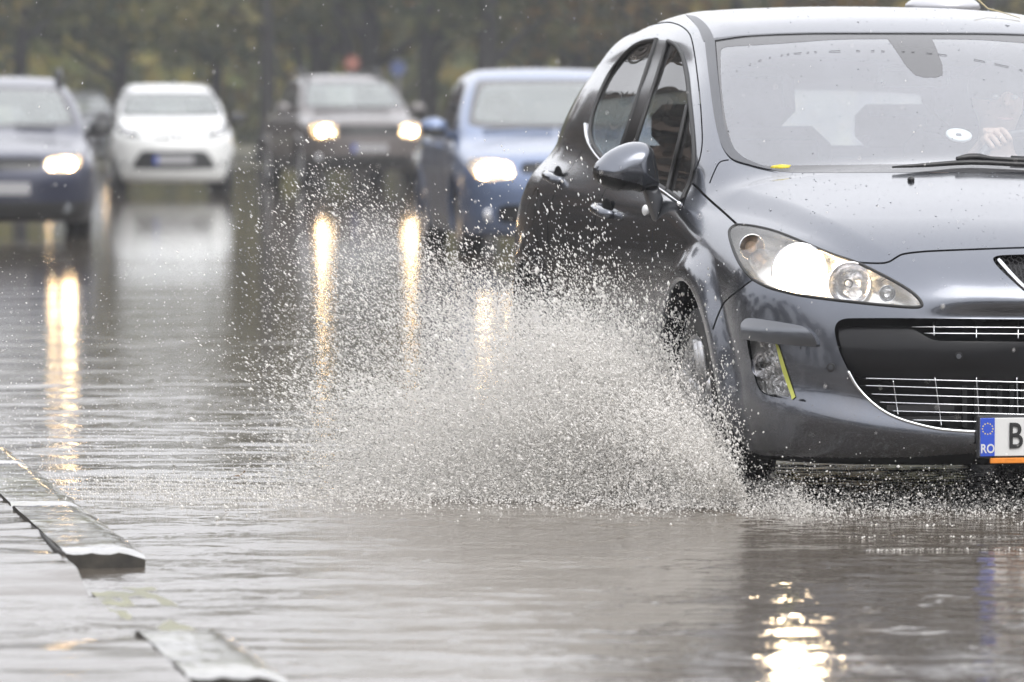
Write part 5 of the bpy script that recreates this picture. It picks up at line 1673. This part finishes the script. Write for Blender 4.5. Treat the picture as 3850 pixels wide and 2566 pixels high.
def build_kerb():
    st = new_mat('wet_kerb_stone'); m, nt, out = st; L = nt.links.new
    p = nd(nt, 'ShaderNodeBsdfPrincipled'); tc = nd(nt, 'ShaderNodeTexCoord')
    n = nd(nt, 'ShaderNodeTexNoise', Scale=14.0, Detail=8.0, Roughness=.65); L(tc.outputs['Object'], n.inputs['Vector'])
    n2 = nd(nt, 'ShaderNodeTexNoise', Scale=3.2, Detail=4.0); L(tc.outputs['Object'], n2.inputs['Vector'])
    cr = nd(nt, 'ShaderNodeValToRGB'); cr.color_ramp.elements[0].color = (.08, .075, .065, 1); cr.color_ramp.elements[1].color = (.28, .27, .25, 1)
    cr.color_ramp.elements[0].position = .35; cr.color_ramp.elements[1].position = .7
    L(n.outputs['Fac'], cr.inputs['Fac'])
    mp = nd(nt, 'ShaderNodeMapRange'); mp.inputs['From Min'].default_value = .5; mp.inputs['From Max'].default_value = .66; L(n2.outputs['Fac'], mp.inputs['Value'])
    mx = nd(nt, 'ShaderNodeMix', data_type='RGBA'); L(mp.outputs[0], mx.inputs['Factor']); L(cr.outputs[0], mx.inputs['A']); mx.inputs['B'].default_value = (.13, .125, .045, 1)
    L(mx.outputs['Result'], p.inputs['Base Color'])
    p.inputs['Roughness'].default_value = .45; p.inputs['Coat Weight'].default_value = 1.0; p.inputs['Coat Roughness'].default_value = .05; p.inputs['Coat IOR'].default_value = 1.9
    n3 = nd(nt, 'ShaderNodeTexNoise', Scale=9.0, Detail=4.0, Roughness=.55, Distortion=.6); L(tc.outputs['Object'], n3.inputs['Vector'])
    b = nd(nt, 'ShaderNodeBump', Strength=1.0, Distance=.0016); L(n3.outputs['Fac'], b.inputs['Height']); L(b.outputs[0], p.inputs['Coat Normal'])
    b2 = nd(nt, 'ShaderNodeBump', Strength=.8, Distance=.004); L(n.outputs['Fac'], b2.inputs['Height']); L(b2.outputs[0], p.inputs['Normal'])
    L(p.outputs[0], out.inputs['Surface'])
    r = random.Random(4)
    side_m = pbr('kerb_flank', (.030, .026, .020), rough=.6, var=.5, var_scale=25, bump=.6, bump_scale=60)
    moss_reflection = pbr('moss_reflection_stone', (.12, .115, .04), rough=.35, var=.5, var_scale=9, bump=.8, bump_scale=30)  # mossy green that also carries the block end's water reflection as colour
    def stone(d0, d1, zt, tilt, label, w=.21, off=.0, top=None):
        """one kerb block between d0 and d1 metres along the kerb, worn edges"""
        nx, ny = 9, max(6, int((d1 - d0) / .06))
        V = []; F = []
        for i in range(ny + 1):
            for j in range(nx + 1):
                a = -w + w * j / nx; b_ = d0 + .006 + (d1 - d0 - .012) * i / ny
                e = min(j, nx - j) / nx; f = min(i, ny - i) * (d1 - d0) / ny
                z = zt - .016 * max(0, 1 - (nx - j) / 2.2) ** 2 - .006 * max(0, 1 - f / .05) ** 2 + .0012 * math.sin(b_ * 9 + j) * math.sin(j * 1.3 + b_ * 3)
                z += tilt * (i / ny - .5)
                chip = .5 + .25 * math.sin(b_ * 7.3 + 1) + .25 * math.sin(b_ * 19.0 + 2.2 + d0) + .3 * math.sin(b_ * 41.0)
                sag = -.011 * max(0, chip - .35) if j == nx else (-.004 * max(0, chip - .6) if j == nx - 1 else 0)
                if j >= nx - 1: z -= .007 * max(0, chip - .45)
                if top is not None: z -= .012 * max(0, math.sin(b_ * 4.6 + 1.1 * math.sin(j * 1.1)) + .5 * math.sin(j * 1.7 + b_ * 9)) * (.4 + .6 * (1 if min(e * nx, f / .06) < 2 else .5))
                if i == 0 or i == ny: z -= .006 * abs(math.sin(j * 2.1 + d0 * 3))
                if i in (0,) and j > 5: b_ += .012 * (j - 5) / 4 * r.random()
                V.append((*(KERB0 + RD * b_ + RN * (a + sag + off)), z))
        q = lambda i, j: i * (nx + 1) + j
        for i in range(ny):
            for j in range(nx): F.append((q(i, j), q(i, j + 1), q(i + 1, j + 1), q(i + 1, j)))
        rim = [q(0, j) for j in range(nx + 1)] + [q(i, nx) for i in range(1, ny + 1)] + [q(ny, j) for j in range(nx - 1, -1, -1)] + [q(i, 0) for i in range(ny - 1, 0, -1)]
        n0 = len(V); ntop = len(F)
        for v in rim: V.append((V[v][0], V[v][1], -.09))
        for k in range(len(rim)):
            l = (k + 1) % len(rim); F.append((rim[k], n0 + k, n0 + l, rim[l]))
        o = mesh_obj('kerb_stone', V, F, [top or m, side_m], smooth=True)
        o.data.polygons.foreach_set('material_index', np.array([0] * ntop + [1] * (len(F) - ntop), np.int32)); o.data.set_sharp_from_angle(angle=R(50))
        tag(o, label, 'kerb stone', 'kerb stones along the flooded pavement')
        return o
    stone(0.0, 1.15, .034, -.012, 'nearest raised kerb block with a dark broken end, at the bottom edge')
    stone(1.18, 3.08, .000, -.008, 'sunken mossy kerb stone almost under water between two raised blocks, green reflection painted in', off=.01, top=moss_reflection)
    stone(3.12, 5.0, .039, -.012, 'kerb block with a dark broken end standing above the sunken stone')
    stone(5.02, 7.1, .027, -.010, 'kerb block just behind the one with the second dark end')
    stone(7.14, 9.4, .012, -.014, 'farthest kerb stone sinking into the flood by the left edge')
    # pavement behind the kerb, awash: level with the raised stones, sinking where they are broken
    ds = np.concatenate([np.linspace(-3, 10, 620), np.linspace(10.4, 60, 60)]); ws = np.concatenate([np.linspace(.2115, 1.5, 60), np.linspace(1.6, 14, 24)])
    Dd, Wd = np.meshgrid(ds, ws, indexing='ij')
    Zp = .034 - .041 * sstep(.9, 1.5, Dd + .2 * np.sin(Wd * 3)) * (1 - sstep(2.2, 2.9, Dd + .1 * np.sin(Wd * 4))) - .026 * np.clip((Dd - 3.6) / 4, 0, 1) - .05 * sstep(.0, -.6, Dd) + .0015 * np.sin(Dd * 7 + Wd * 3) * np.sin(Wd * 9 - Dd * 2)
    XY = KERB0[None, None] + RD * Dd[..., None] - RN * Wd[..., None]
    Zp = Zp + water_height(XY[..., 0], XY[..., 1], np.random.default_rng(8)) * 1.1 * (Dd < 10)
    n_, m_ = Dd.shape; I = np.arange(n_ * m_).reshape(n_, m_)
    Fp = np.stack([I[:-1, 1:], I[:-1, :-1], I[1:, :-1], I[1:, 1:]], -1).reshape(-1, 4)
    tag(mesh_obj('pavement', np.concatenate([XY, Zp[..., None]], -1).reshape(-1, 3), Fp, M['water']), kind='structure')
    # dark joint behind the second block
    mb = MB(); pts = [(*(KERB0 + RD * d - RN * (.213 + .004 * math.sin(d * 6))), .034 - .012 * max(0, d - 3.6)) for d in np.linspace(3.10, 4.7, 14)]
    mb.tube(pts, [.009, .009, .008, .008, .007, .007, .006, .006, .005, .005, .004, .004, .003, .003], 6); o = mb.build('joint_line', pbr('joint_dark', (.02, .018, .015), rough=.7))
    tag(o, 'dark line in the joint behind the raised kerb block', 'dirt')

def leaf_mat(name, cols, sat=1.0):
    m, nt, out = new_mat(name); L = nt.links.new
    p = nd(nt, 'ShaderNodeBsdfPrincipled'); g = nd(nt, 'ShaderNodeNewGeometry')
    cr = nd(nt, 'ShaderNodeValToRGB'); e = cr.color_ramp.elements
    while len(e) < len(cols): e.new(.5)
    for i, c in enumerate(cols):
        e[i].position = i / (len(cols) - 1); e[i].color = (*c, 1)
    L(g.outputs['Random Per Island'], cr.inputs['Fac']); L(cr.outputs[0], p.inputs['Base Color'])
    p.inputs['Roughness'].default_value = .5
    tr = nd(nt, 'ShaderNodeBsdfTranslucent'); L(cr.outputs[0], tr.inputs['Color'])
    mx = nd(nt, 'ShaderNodeMixShader'); mx.inputs['Fac'].default_value = .5
    L(p.outputs[0], mx.inputs[1]); L(tr.outputs[0], mx.inputs[2]); L(mx.outputs[0], out.inputs['Surface'])
    return m

def leaf_quads(C, size, r):
    """one bent leaf clump quad per centre"""
    n = len(C)
    a = r.normal(size=(n, 3)); a /= np.linalg.norm(a, axis=1, keepdims=True)
    b = r.normal(size=(n, 3)); b -= (b * a).sum(1, keepdims=True) * a; b /= np.linalg.norm(b, axis=1, keepdims=True)
    s = (size * r.uniform(.5, 1.4, n))[:, None]
    V = np.stack([C - a * s, C - b * s * .55, C + a * s, C + b * s * .55], 1).reshape(-1, 3)
    return V, np.arange(4 * n).reshape(-1, 4)

def build_trees():
    r = np.random.default_rng(11)
    bark = pbr('bark', (.012, .011, .010), rough=.8, var=.5, var_scale=5, bump=.6, bump_scale=12)
    green = leaf_mat('green_leaves', [(.031, .046, .014), (.054, .071, .020), (.085, .099, .027), (.128, .128, .034)])
    olive = leaf_mat('olive_leaves', [(.051, .060, .017), (.093, .095, .024), (.145, .128, .031), (.187, .136, .031)])
    gold = leaf_mat('autumn_leaves', [(.119, .093, .024), (.255, .153, .027), (.408, .204, .031), (.187, .145, .034)])
    def tree(px, Y, rad, height, mat, label, crown_low, crown_r, nleaf, lean=0.0, fork=0):
        x = (px - PW / 2) / FPX * Y
        root = empty('tree', (x, Y, 0)); tag(root, label, 'tree', 'trees along the far side of the road')
        mb = MB(); pts = []; rs = []
        ph = r.uniform(0, 6)
        for i in range(15):
            t = i / 14; pts.append((lean * height * t + .18 * math.sin(3 * t + ph) * t, .15 * math.sin(4 * t + ph), height * .8 * t - .05)); rs.append(rad * (1.25 - .35 * min(1, t * 8)) * (1 - .72 * t))
        mb.tube(pts, rs, 10)
        limbs = []
        for k in range(9):
            t = r.uniform(.28, .9); i = int(t * 14); p0 = Vector(pts[i]); a = r.uniform(0, 6.28); ln = crown_r * r.uniform(.6, 1.0)
            p1 = p0 + Vector((math.cos(a) * ln * .5, math.sin(a) * ln * .5, ln * .35)); p2 = p0 + Vector((math.cos(a) * ln, math.sin(a) * ln, ln * .45 + r.uniform(-.4, .6)))
            mb.tube([p0, p1, p2], [rs[i] * .5, rs[i] * .32, .03], 6); limbs.append((p0, p1, p2))
        for k in range(fork):
            p0 = Vector(pts[2 + k]); mb.tube([p0, p0 + Vector((.35 * (1 if k % 2 else -1), .1, 1.2)), p0 + Vector((.9 * (1 if k % 2 else -1), .2, 3.2))], [rad * .5, rad * .42, rad * .25], 8)
        mb.build('trunk', bark, root)
        cs = []
        for (p0, p1, p2) in limbs:
            for q in range(3):
                c = p1.lerp(p2, r.uniform(.2, 1.1)) + Vector(r.normal(0, .5, 3)); cs.append((c, r.uniform(.6, 1.3)))
        for k in range(10):
            a = r.uniform(0, 6.28); d = crown_r * math.sqrt(r.random()) * .95
            cs.append((Vector((math.cos(a) * d, math.sin(a) * d, r.uniform(crown_low + .6, height))), r.uniform(.6, 1.4)))
        C = []
        for k in range(nleaf):
            c, s = cs[r.integers(len(cs))]
            v = r.normal(size=3); v *= s * r.random() ** .45 / np.linalg.norm(v)
            C.append((c.x + v[0] * 1.2, c.y + v[1] * 1.2, max(crown_low * r.uniform(.8, 1.1), c.z + v[2] * .8)))
        V, F = leaf_quads(np.array(C), .17, r)
        mesh_obj('crown', V, F, mat, root, smooth=False)
    # (column in the photograph, distance, trunk radius, height, leaves, label, crown bottom, crown radius, leaf count, lean, forks)
    T = [(60, 118, .16, 7.2, olive, 'olive leaved tree at the left edge behind the navy estate', 2.2, 3.2, 3000, .02, 0),
         (445, 122, .17, 7.2, green, 'dark trunked tree behind the gap left of the white car', 2.3, 3.0, 2600, .0, 0),
         (800, 126, .15, 7.8, green, 'slender tree behind the right shoulder of the white car', 2.7, 2.8, 2200, .01, 0),
         (1000, 112, .17, 7.8, olive, 'straight thin tree standing alone left of the brown off-road car', 2.9, 2.4, 1800, .0, 0),
         (1185, 124, .20, 7.8, olive, 'forked leaning tree above the left roof rail of the off-road car', 2.6, 2.8, 2000, .03, 2),
         (1380, 116, .26, 8.4, green, 'thickest dark trunk rising above the middle of the off-road car', 2.9, 3.0, 2000, .0, 1),
         (1612, 115, .22, 8.4, green, 'dark straight trunk just left of the blue sedan roof', 3.1, 2.8, 1800, .01, 0),
         (1815, 113, .24, 8.4, gold, 'dark trunk with golden leaves above the left end of the blue sedan roof', 2.9, 2.6, 1800, .01, 0),
         (2010, 124, .17, 7.8, olive, 'slim trunk behind the middle of the blue sedan roof', 2.8, 2.4, 1500, .0, 0),
         (2190, 118, .20, 7.8, gold, 'autumn tree with orange leaves beside the hatchback roof corner', 2.7, 2.6, 2200, -.02, 1),
         (2350, 116, .18, 7.8, olive, 'olive tree right behind the hatchback roof corner', 2.5, 2.4, 1600, .0, 0),
         (2760, 118, .2, 7.8, gold, 'yellowing tree behind the left part of the hatchback roof', 2.4, 3.0, 2000, .0, 0),
         (3250, 120, .2, 7.8, green, 'green tree behind the middle of the hatchback roof', 2.3, 3.2, 2000, .0, 0),
         (3720, 118, .2, 7.8, olive, 'olive tree behind the right part of the hatchback roof', 2.3, 3.2, 2000, .0, 0)]
    for t in T: tree(t[0], t[1], t[2] * 1.3, *t[3:])
    # the wood beyond the roadside trees: one mass of trunks and foliage
    wood = leaf_mat('wood_leaves', [(.080, .10, .022), (.15, .175, .036), (.25, .235, .045), (.38, .26, .035)])
    C = []
    def belt(x0, x1, y0, y1, n, zmax):
        # clumps
        nc = max(8, n // 90)
        cx, cy = r.uniform(x0, x1, nc), r.uniform(y0, y1, nc); cz = zmax * r.random(nc) ** 1.1; cr_ = r.uniform(.8, 2.4, nc)
        k = r.integers(nc, size=n); v = r.normal(size=(n, 3)); v *= (cr_[k] * r.random(n) ** .4 / np.linalg.norm(v, axis=1))[:, None]
        q = np.stack([cx[k], cy[k], cz[k]], 1) + v; q[:, 2] = np.abs(q[:, 2]); C.append(q)
    belt(-26, 22, 150, 185, 36000, 6)
    belt(-26, 22, 160, 190, 26000, 9)
    belt(-30, 26, 190, 215, 16000, 11)
    V, F = leaf_quads(np.concatenate(C), .42, r)
    o = mesh_obj('woodland', V, F, wood, smooth=False)
    tag(o, 'hazy mass of woodland foliage beyond the roadside trees', 'woodland', kind='stuff')
    C.clear()  # belts outside the view, added to darken what the car reflects
    belt(-42, -16, 120, 165, 9000, 12)
    belt(-100, -22, 112, 160, 16000, 14)
    belt(19, 100, 112, 160, 9000, 14)
    belt(-48, -32, -30, 118, 15000, 15)
    belt(40, 58, -30, 118, 9000, 14)
    belt(-50, 55, -58, -38, 11000, 14)
    belt(-21, -13, 26, 92, 7000, 9)
    V, F = leaf_quads(np.concatenate(C), 1.15, r)
    brown = leaf_mat('belt_leaves', [(.035, .030, .024), (.06, .05, .038), (.10, .075, .055), (.15, .10, .07)])
    o = mesh_obj('unseen_belts', V, F, brown, smooth=False)
    tag(o, 'unseen belts of brown foliage added round the road, giving the car dark reflections', 'unseen_belts', kind='stuff')
    # grass verge under the trees
    g = MB(); g.add([(-300, 104, .02), (300, 108, .02), (300, 420, .6), (-300, 420, .6)], [(0, 1, 2, 3)])
    tag(g.build('verge', pbr('verge_ground', (.07, .066, .04), rough=.9, var=.5, var_scale=.6), smooth=False), kind='structure')
    # the two roadside signs seen over the off-road car
    def sign(px, py, Y, mat, rad, label, cat, name):
        x = (px - PW / 2) / FPX * Y; z = CAM_H - (py - 398) / FPX * Y
        ro = empty(name, (x, Y, 0)); tag(ro, label, cat)
        mb = MB(); mb.tube([(0, .03, 0), (0, .03, z)], .03, 8); mb.build('pole', M['steel'], ro)
        rad *= .85; mb = MB(); mb.lathe([(-.01, 0), (-.01, rad), (.01, rad), (.01, 0)], (0, 0, z), 'y', 24); mb.build('disc', mat, ro, sharp=40)
    sign(1497, 258, 104, pbr('sign_blue', (.05, .07, .16), rough=.4), .17, 'small round blue road sign above the right end of the off-road car', 'road sign', 'road_sign')
    sign(1325, 238, 110, pbr('sign_red', (.24, .09, .065), rough=.4), .17, 'round red road sign above the off-road car, left of the thick trunk', 'road sign', 'road_sign')

# ================================================================== splash and rain
def droplets(name, P, rad, mat, label, cat, stretch=None, seed=0, fine=False, tetra=False):
    r = np.random.default_rng(seed)
    n = len(P)
    if fine:
        t = (1 + 5 ** .5) / 2
        B = np.array([(-1, t, 0), (1, t, 0), (-1, -t, 0), (1, -t, 0), (0, -1, t), (0, 1, t), (0, -1, -t), (0, 1, -t), (t, 0, -1), (t, 0, 1), (-t, 0, -1), (-t, 0, 1)], float) / 1.902
        T = np.array([(0, 11, 5), (0, 5, 1), (0, 1, 7), (0, 7, 10), (0, 10, 11), (1, 5, 9), (5, 11, 4), (11, 10, 2), (10, 7, 6), (7, 1, 8), (3, 9, 4), (3, 4, 2), (3, 2, 6), (3, 6, 8), (3, 8, 9), (4, 9, 5), (2, 4, 11), (6, 2, 10), (8, 6, 7), (9, 8, 1)])
    elif tetra:
        B = np.array([(1, 1, 1), (1, -1, -1), (-1, 1, -1), (-1, -1, 1)], float)
        T = np.array([(0, 2, 1), (0, 1, 3), (0, 3, 2), (1, 2, 3)])
    else:
        B = np.array([(1, 0, 0), (-1, 0, 0), (0, 1, 0), (0, -1, 0), (0, 0, 1), (0, 0, -1)], float)
        T = np.array([(0, 2, 4), (2, 1, 4), (1, 3, 4), (3, 0, 4), (2, 0, 5), (1, 2, 5), (3, 1, 5), (0, 3, 5)])
    sc = rad[:, None] * r.uniform(.75, 1.3, (n, 3))
    V = B[None] * sc[:, None, :]
    if stretch is not None:
        l = np.linalg.norm(stretch, axis=1, keepdims=True); d = stretch / np.maximum(l, 1e-9)
        dot = (V * d[:, None, :]).sum(2, keepdims=True)
        V = V + dot * d[:, None, :] * np.minimum(l, 1.9)[:, None, :]
    V = V + P[:, None, :]
    F = (T[None] + (np.arange(n) * len(B))[:, None, None]).reshape(-1, 3)
    o = mesh_obj(name, V.reshape(-1, 3), F, mat)
    return tag(o, label, cat, kind='stuff')

def drop_mat():
    m, nt, out = new_mat('splash_water'); L = nt.links.new
    p = nd(nt, 'ShaderNodeBsdfPrincipled'); g = nd(nt, 'ShaderNodeNewGeometry')
    cr = nd(nt, 'ShaderNodeValToRGB'); e = cr.color_ramp.elements
    e[0].color = (.10, .09, .08, 1); e[1].color = (.98, .955, .92, 1); e[0].position = .02; e[1].position = .11  # a few drops coloured dark to imitate refraction edges
    L(g.outputs['Random Per Island'], cr.inputs['Fac']); L(cr.outputs[0], p.inputs['Base Color'])
    p.inputs['Roughness'].default_value = .12; p.inputs['IOR'].default_value = 1.34; p.inputs['Specular IOR Level'].default_value = .8
    t = nd(nt, 'ShaderNodeBsdfTranslucent'); t.inputs['Color'].default_value = (.9, .89, .87, 1)
    mx = nd(nt, 'ShaderNodeMixShader'); mx.inputs['Fac'].default_value = .62
    L(p.outputs[0], mx.inputs[1]); L(t.outputs[0], mx.inputs[2]); L(mx.outputs[0], out.inputs['Surface'])
    return m

def build_splash():
    r = np.random.default_rng(21)
    mat = drop_mat()
    P, VV, RR, MIST = [], [], [], []
    def jets(nj, per, org, vo, vz, vb, age, spread, size, drag=.0):
        """fans of drops leaving the tyre: vo outwards, vz up, vb backwards against the moving car"""
        for j in range(nj):
            v = np.array([-vo(), vb(), vz()]); o = np.array(org())
            n = max(1, int(per * r.uniform(.4, 1.6)))
            a = age(n)
            vj = v * (1 + spread * r.normal(size=(n, 1))) + r.normal(0, spread * .9, (n, 3)) * np.array([1.1, 1.1, .9])
            p = o + vj * a[:, None]; p[:, 2] -= 4.9 * a * a
            P.append(p); VV.append(vj); RR.append(size * np.exp(r.normal(0, .42, n)))
    U = r.uniform
    base = lambda: (-.80 - .14 * U(0, 1), U(.55, 1.0), .0)
    # curtain along the flank
    jets(620, 210, base, lambda: abs(r.normal(.55, .6)), lambda: 3.0 * r.random() ** .7 + .2, lambda: U(2.5, 6.8), lambda n: U(.03, .40, n), .08, .0016)
    # dense body of the splash, low and outwards
    jets(1150, 250, base, lambda: .6 + 3.6 * r.random() ** 1.25, lambda: abs(r.normal(.6, 1.0)) + .25, lambda: U(.4, 4.2), lambda n: .30 * r.random(n) ** .8, .10, .0020)
    # long fan up and out: drops of one age form the ragged outer rim
    def fan_jets(nj, per):
        for j in range(nj):
            q = r.random()
            vo = 1.7 + 2.3 * q + r.normal(0, .22); vz = (3.3 + 1.55 * q) * (1 - .62 * r.random() ** 1.5) + r.normal(0, .12); vb = 2.4 + 2.6 * r.random()
            n = max(1, int(per * U(.4, 1.6))); a = .30 * r.random(n) ** .55
            v = np.array([-vo, vb, vz]); vj = v * (1 + .05 * r.normal(size=(n, 1))) + r.normal(0, .10, (n, 3))
            o = np.array(base()); p = o + vj * a[:, None]; p[:, 2] -= 4.9 * a * a
            P.append(p); VV.append(vj); RR.append(.0013 * np.exp(r.normal(0, .38, n)))
    fan_jets(300, 140)
    # drops hurled ahead of the wheel
    jets(560, 260, base, lambda: U(.2, 2.0), lambda: 3.1 * r.random() ** 1.1 + .2, lambda: U(-.6, 3.2), lambda n: .02 + .30 * r.random(n) ** .8, .12, .0019)
    jets(320, 140, lambda: (-.84 - .12 * U(0, 1), U(.35, .7), 0), lambda: U(.2, 1.5), lambda: U(.4, 2.7), lambda: U(-1.6, 1.2), lambda n: U(.02, .24, n), .12, .0020)
    # far mist left of the fan
    n = 6000
    p = np.stack([-1.6 - 2.4 * r.random(n) ** 1.4, U(.6, 3.4, n), .02 + .7 * r.random(n) ** 2.0], 1); P.append(p); VV.append(np.tile([-1., 0, .3], (n, 1))); RR.append(.0014 * np.exp(r.normal(0, .35, n)))
    # foam and bounce along the water line
    n = 26000
    t = r.random(n) ** 2.6
    p = np.stack([-.72 - 1.75 * t - .35 * np.abs(r.normal(size=n)) * t, .42 - .28 * np.sin(t * 3.0) + .9 * t + r.normal(0, .26, n) + .9 * r.random(n) ** 2 + .12 * np.sin(t * 17), np.abs(r.normal(0, .030, n)) * (1.3 - t)], 1); P.append(p); VV.append(np.tile([-1., 0, .6], (n, 1))); RR.append(.0019 * np.exp(r.normal(0, .4, n)))
    # wash under the front bumper
    n = 20000
    p = np.stack([U(-.95, 1.0, n), -.05 + r.normal(0, .20, n) + .5 * r.random(n), np.abs(r.normal(0, .040, n)) * (1 + .8 * np.sin(U(0, 6, n)))], 1); P.append(p); VV.append(np.tile([0, -1., .6], (n, 1))); RR.append(.0019 * np.exp(r.normal(0, .4, n)))
    # fine mist in the body of the splash
    n = 1150000
    a = .30 * r.random(n) ** .8; vo = .5 + 3.4 * r.random(n) ** 1.5; vz = np.abs(r.normal(.5, .95, n)) + .2; vb = U(.0, 4.0, n)
    q = np.stack([-.80 - .14 * r.random(n) - vo * a, .62 + .3 * r.random(n) + vb * a, vz * a - 4.9 * a * a], 1) + r.normal(0, .02, (n, 3))
    MIST.append(q)
    # scum and foam flecks drifting in front of the car, in wavering lines
    for k in range(34):
        n = int(U(60, 260)); t = np.sort(U(0, 1, n)); x0, y0, ln = U(-.9, 1.2), U(-4.2, -.3), U(.4, 1.6)
        p = np.stack([x0 + ln * t + r.normal(0, .012, n), y0 + .12 * np.sin(t * U(2, 7) + U(0, 6)) + r.normal(0, .018, n), np.full(n, .0045)], 1); P.append(p); VV.append(np.tile([0, 0., .0], (n, 1))); RR.append(.0017 * np.exp(r.normal(0, .45, n)))
    # rear wheel spray, mostly hidden
    n = 9000
    p = np.stack([-.85 - .9 * r.random(n) ** 1.5, 3.3 + U(0, 1.2, n), .5 * r.random(n) ** 1.6], 1); P.append(p); VV.append(np.tile([-1., 1, .6], (n, 1))); RR.append(.0020 * np.exp(r.normal(0, .4, n)))
    P = np.concatenate(P); VV = np.concatenate(VV); RR = np.concatenate(RR)
    # not inside the car, not under water
    f = hb_f(np.abs(P[:, 0]), P[:, 1], P[:, 2])
    ok = (P[:, 2] > .002) & (f > .01)
    P, VV, RR = P[ok], VV[ok], RR[ok]
    W = hb_world(P); D = VV @ HB_M.T * .26
    q = MIST[0]; q = q[(q[:, 2] > .002)]; q = q[hb_f(np.abs(q[:, 0]), q[:, 1], q[:, 2]) > .01]
    print('drops', len(P), len(q))
    tet = droplets('mist', hb_world(q), .0010 * np.exp(r.normal(0, .3, len(q))), mat, 'soft white mist of very fine spray inside the splash beside the front wheel', 'spray', None, 3, tetra=True)
    droplets('splash', W, RR * .76, mat, 'pale fan of water drops and foam thrown up by the front wheel of the grey hatchback', 'splash', D, 1)
    # rain
    n = 2600
    Y = 11 + 34 * r.random(n) ** .8; T = U(-.1, .1, n); Z = CAM_H + Y * U(-.07, .02, n)
    p = np.stack([Y * T, Y, Z], 1); p = p[Z > .05]
    lo = (p - HB_T) @ HB_M; f = hb_f(np.abs(lo[:, 0]), lo[:, 1], lo[:, 2]); p = p[f > .02]
    n = len(p)
    droplets('rain', p, .0011 * np.exp(r.normal(0, .3, n)), mat, 'fine falling rain drops all over the view', 'rain', np.tile([.25, 0, 1.3], (n, 1)), 2)

def build_haze(density):
    m, nt, out = new_mat('rain_haze')
    v = nd(nt, 'ShaderNodeVolumePrincipled')
    v.inputs['Color'].default_value = (.93, .94, .96, 1); v.inputs['Density'].default_value = density; v.inputs['Anisotropy'].default_value = .35
    nt.links.new(v.outputs[0], out.inputs['Volume'])
    mb = MB(); mb.box((0, 0, 6.3), (960, 960, 15.0)); o = mb.build('haze', m, smooth=False)
    tag(o, 'thin grey rain haze hanging over the road', 'haze', kind='stuff')

def build_float():
    p = ground_at(885, 1803); mb = MB()
    mb.add([(-.018, 0, .006), (-.006, -.010, .012), (.012, -.006, .010), (.022, .002, .018), (.008, .010, .012), (-.008, .009, .010)], [(0, 1, 2, 3, 4, 5)])
    mb.tube([(.020, .002, .017), (.030, .004, .026)], .0015, 5)
    o = mb.build('floating_leaf', pbr('brown_leaf', (.14, .08, .035), rough=.5, var=.3, var_scale=90), smooth=False); o.location = p
    md = o.modifiers.new('thick', 'SOLIDIFY'); md.thickness = .0015
    tag(o, 'small brown leaf floating on the flood left of the splash', 'leaf')
EXPO = 1.12
# ================================================================== put it together
HB_H = .009
build_world()
hatch, HIT = build_hatchback()
build_driver(hatch)
build_small(hatch, HIT)
build_queue()
build_water()
build_kerb()
build_trees()
build_splash()
build_float()
build_haze(.0011)
vs = scene.view_settings
vs.view_transform = 'Standard'; vs.look = 'None'; vs.gamma = 1; vs.use_curve_mapping = False
vs.exposure = EXPO
cy = scene.cycles
cy.use_denoising = True
cy.max_bounces = 8; cy.transparent_max_bounces = 24; cy.glossy_bounces = 5; cy.diffuse_bounces = 4; cy.transmission_bounces = 6
cy.sample_clamp_indirect = 12.0
cy.caustics_reflective = True; cy.caustics_refractive = False
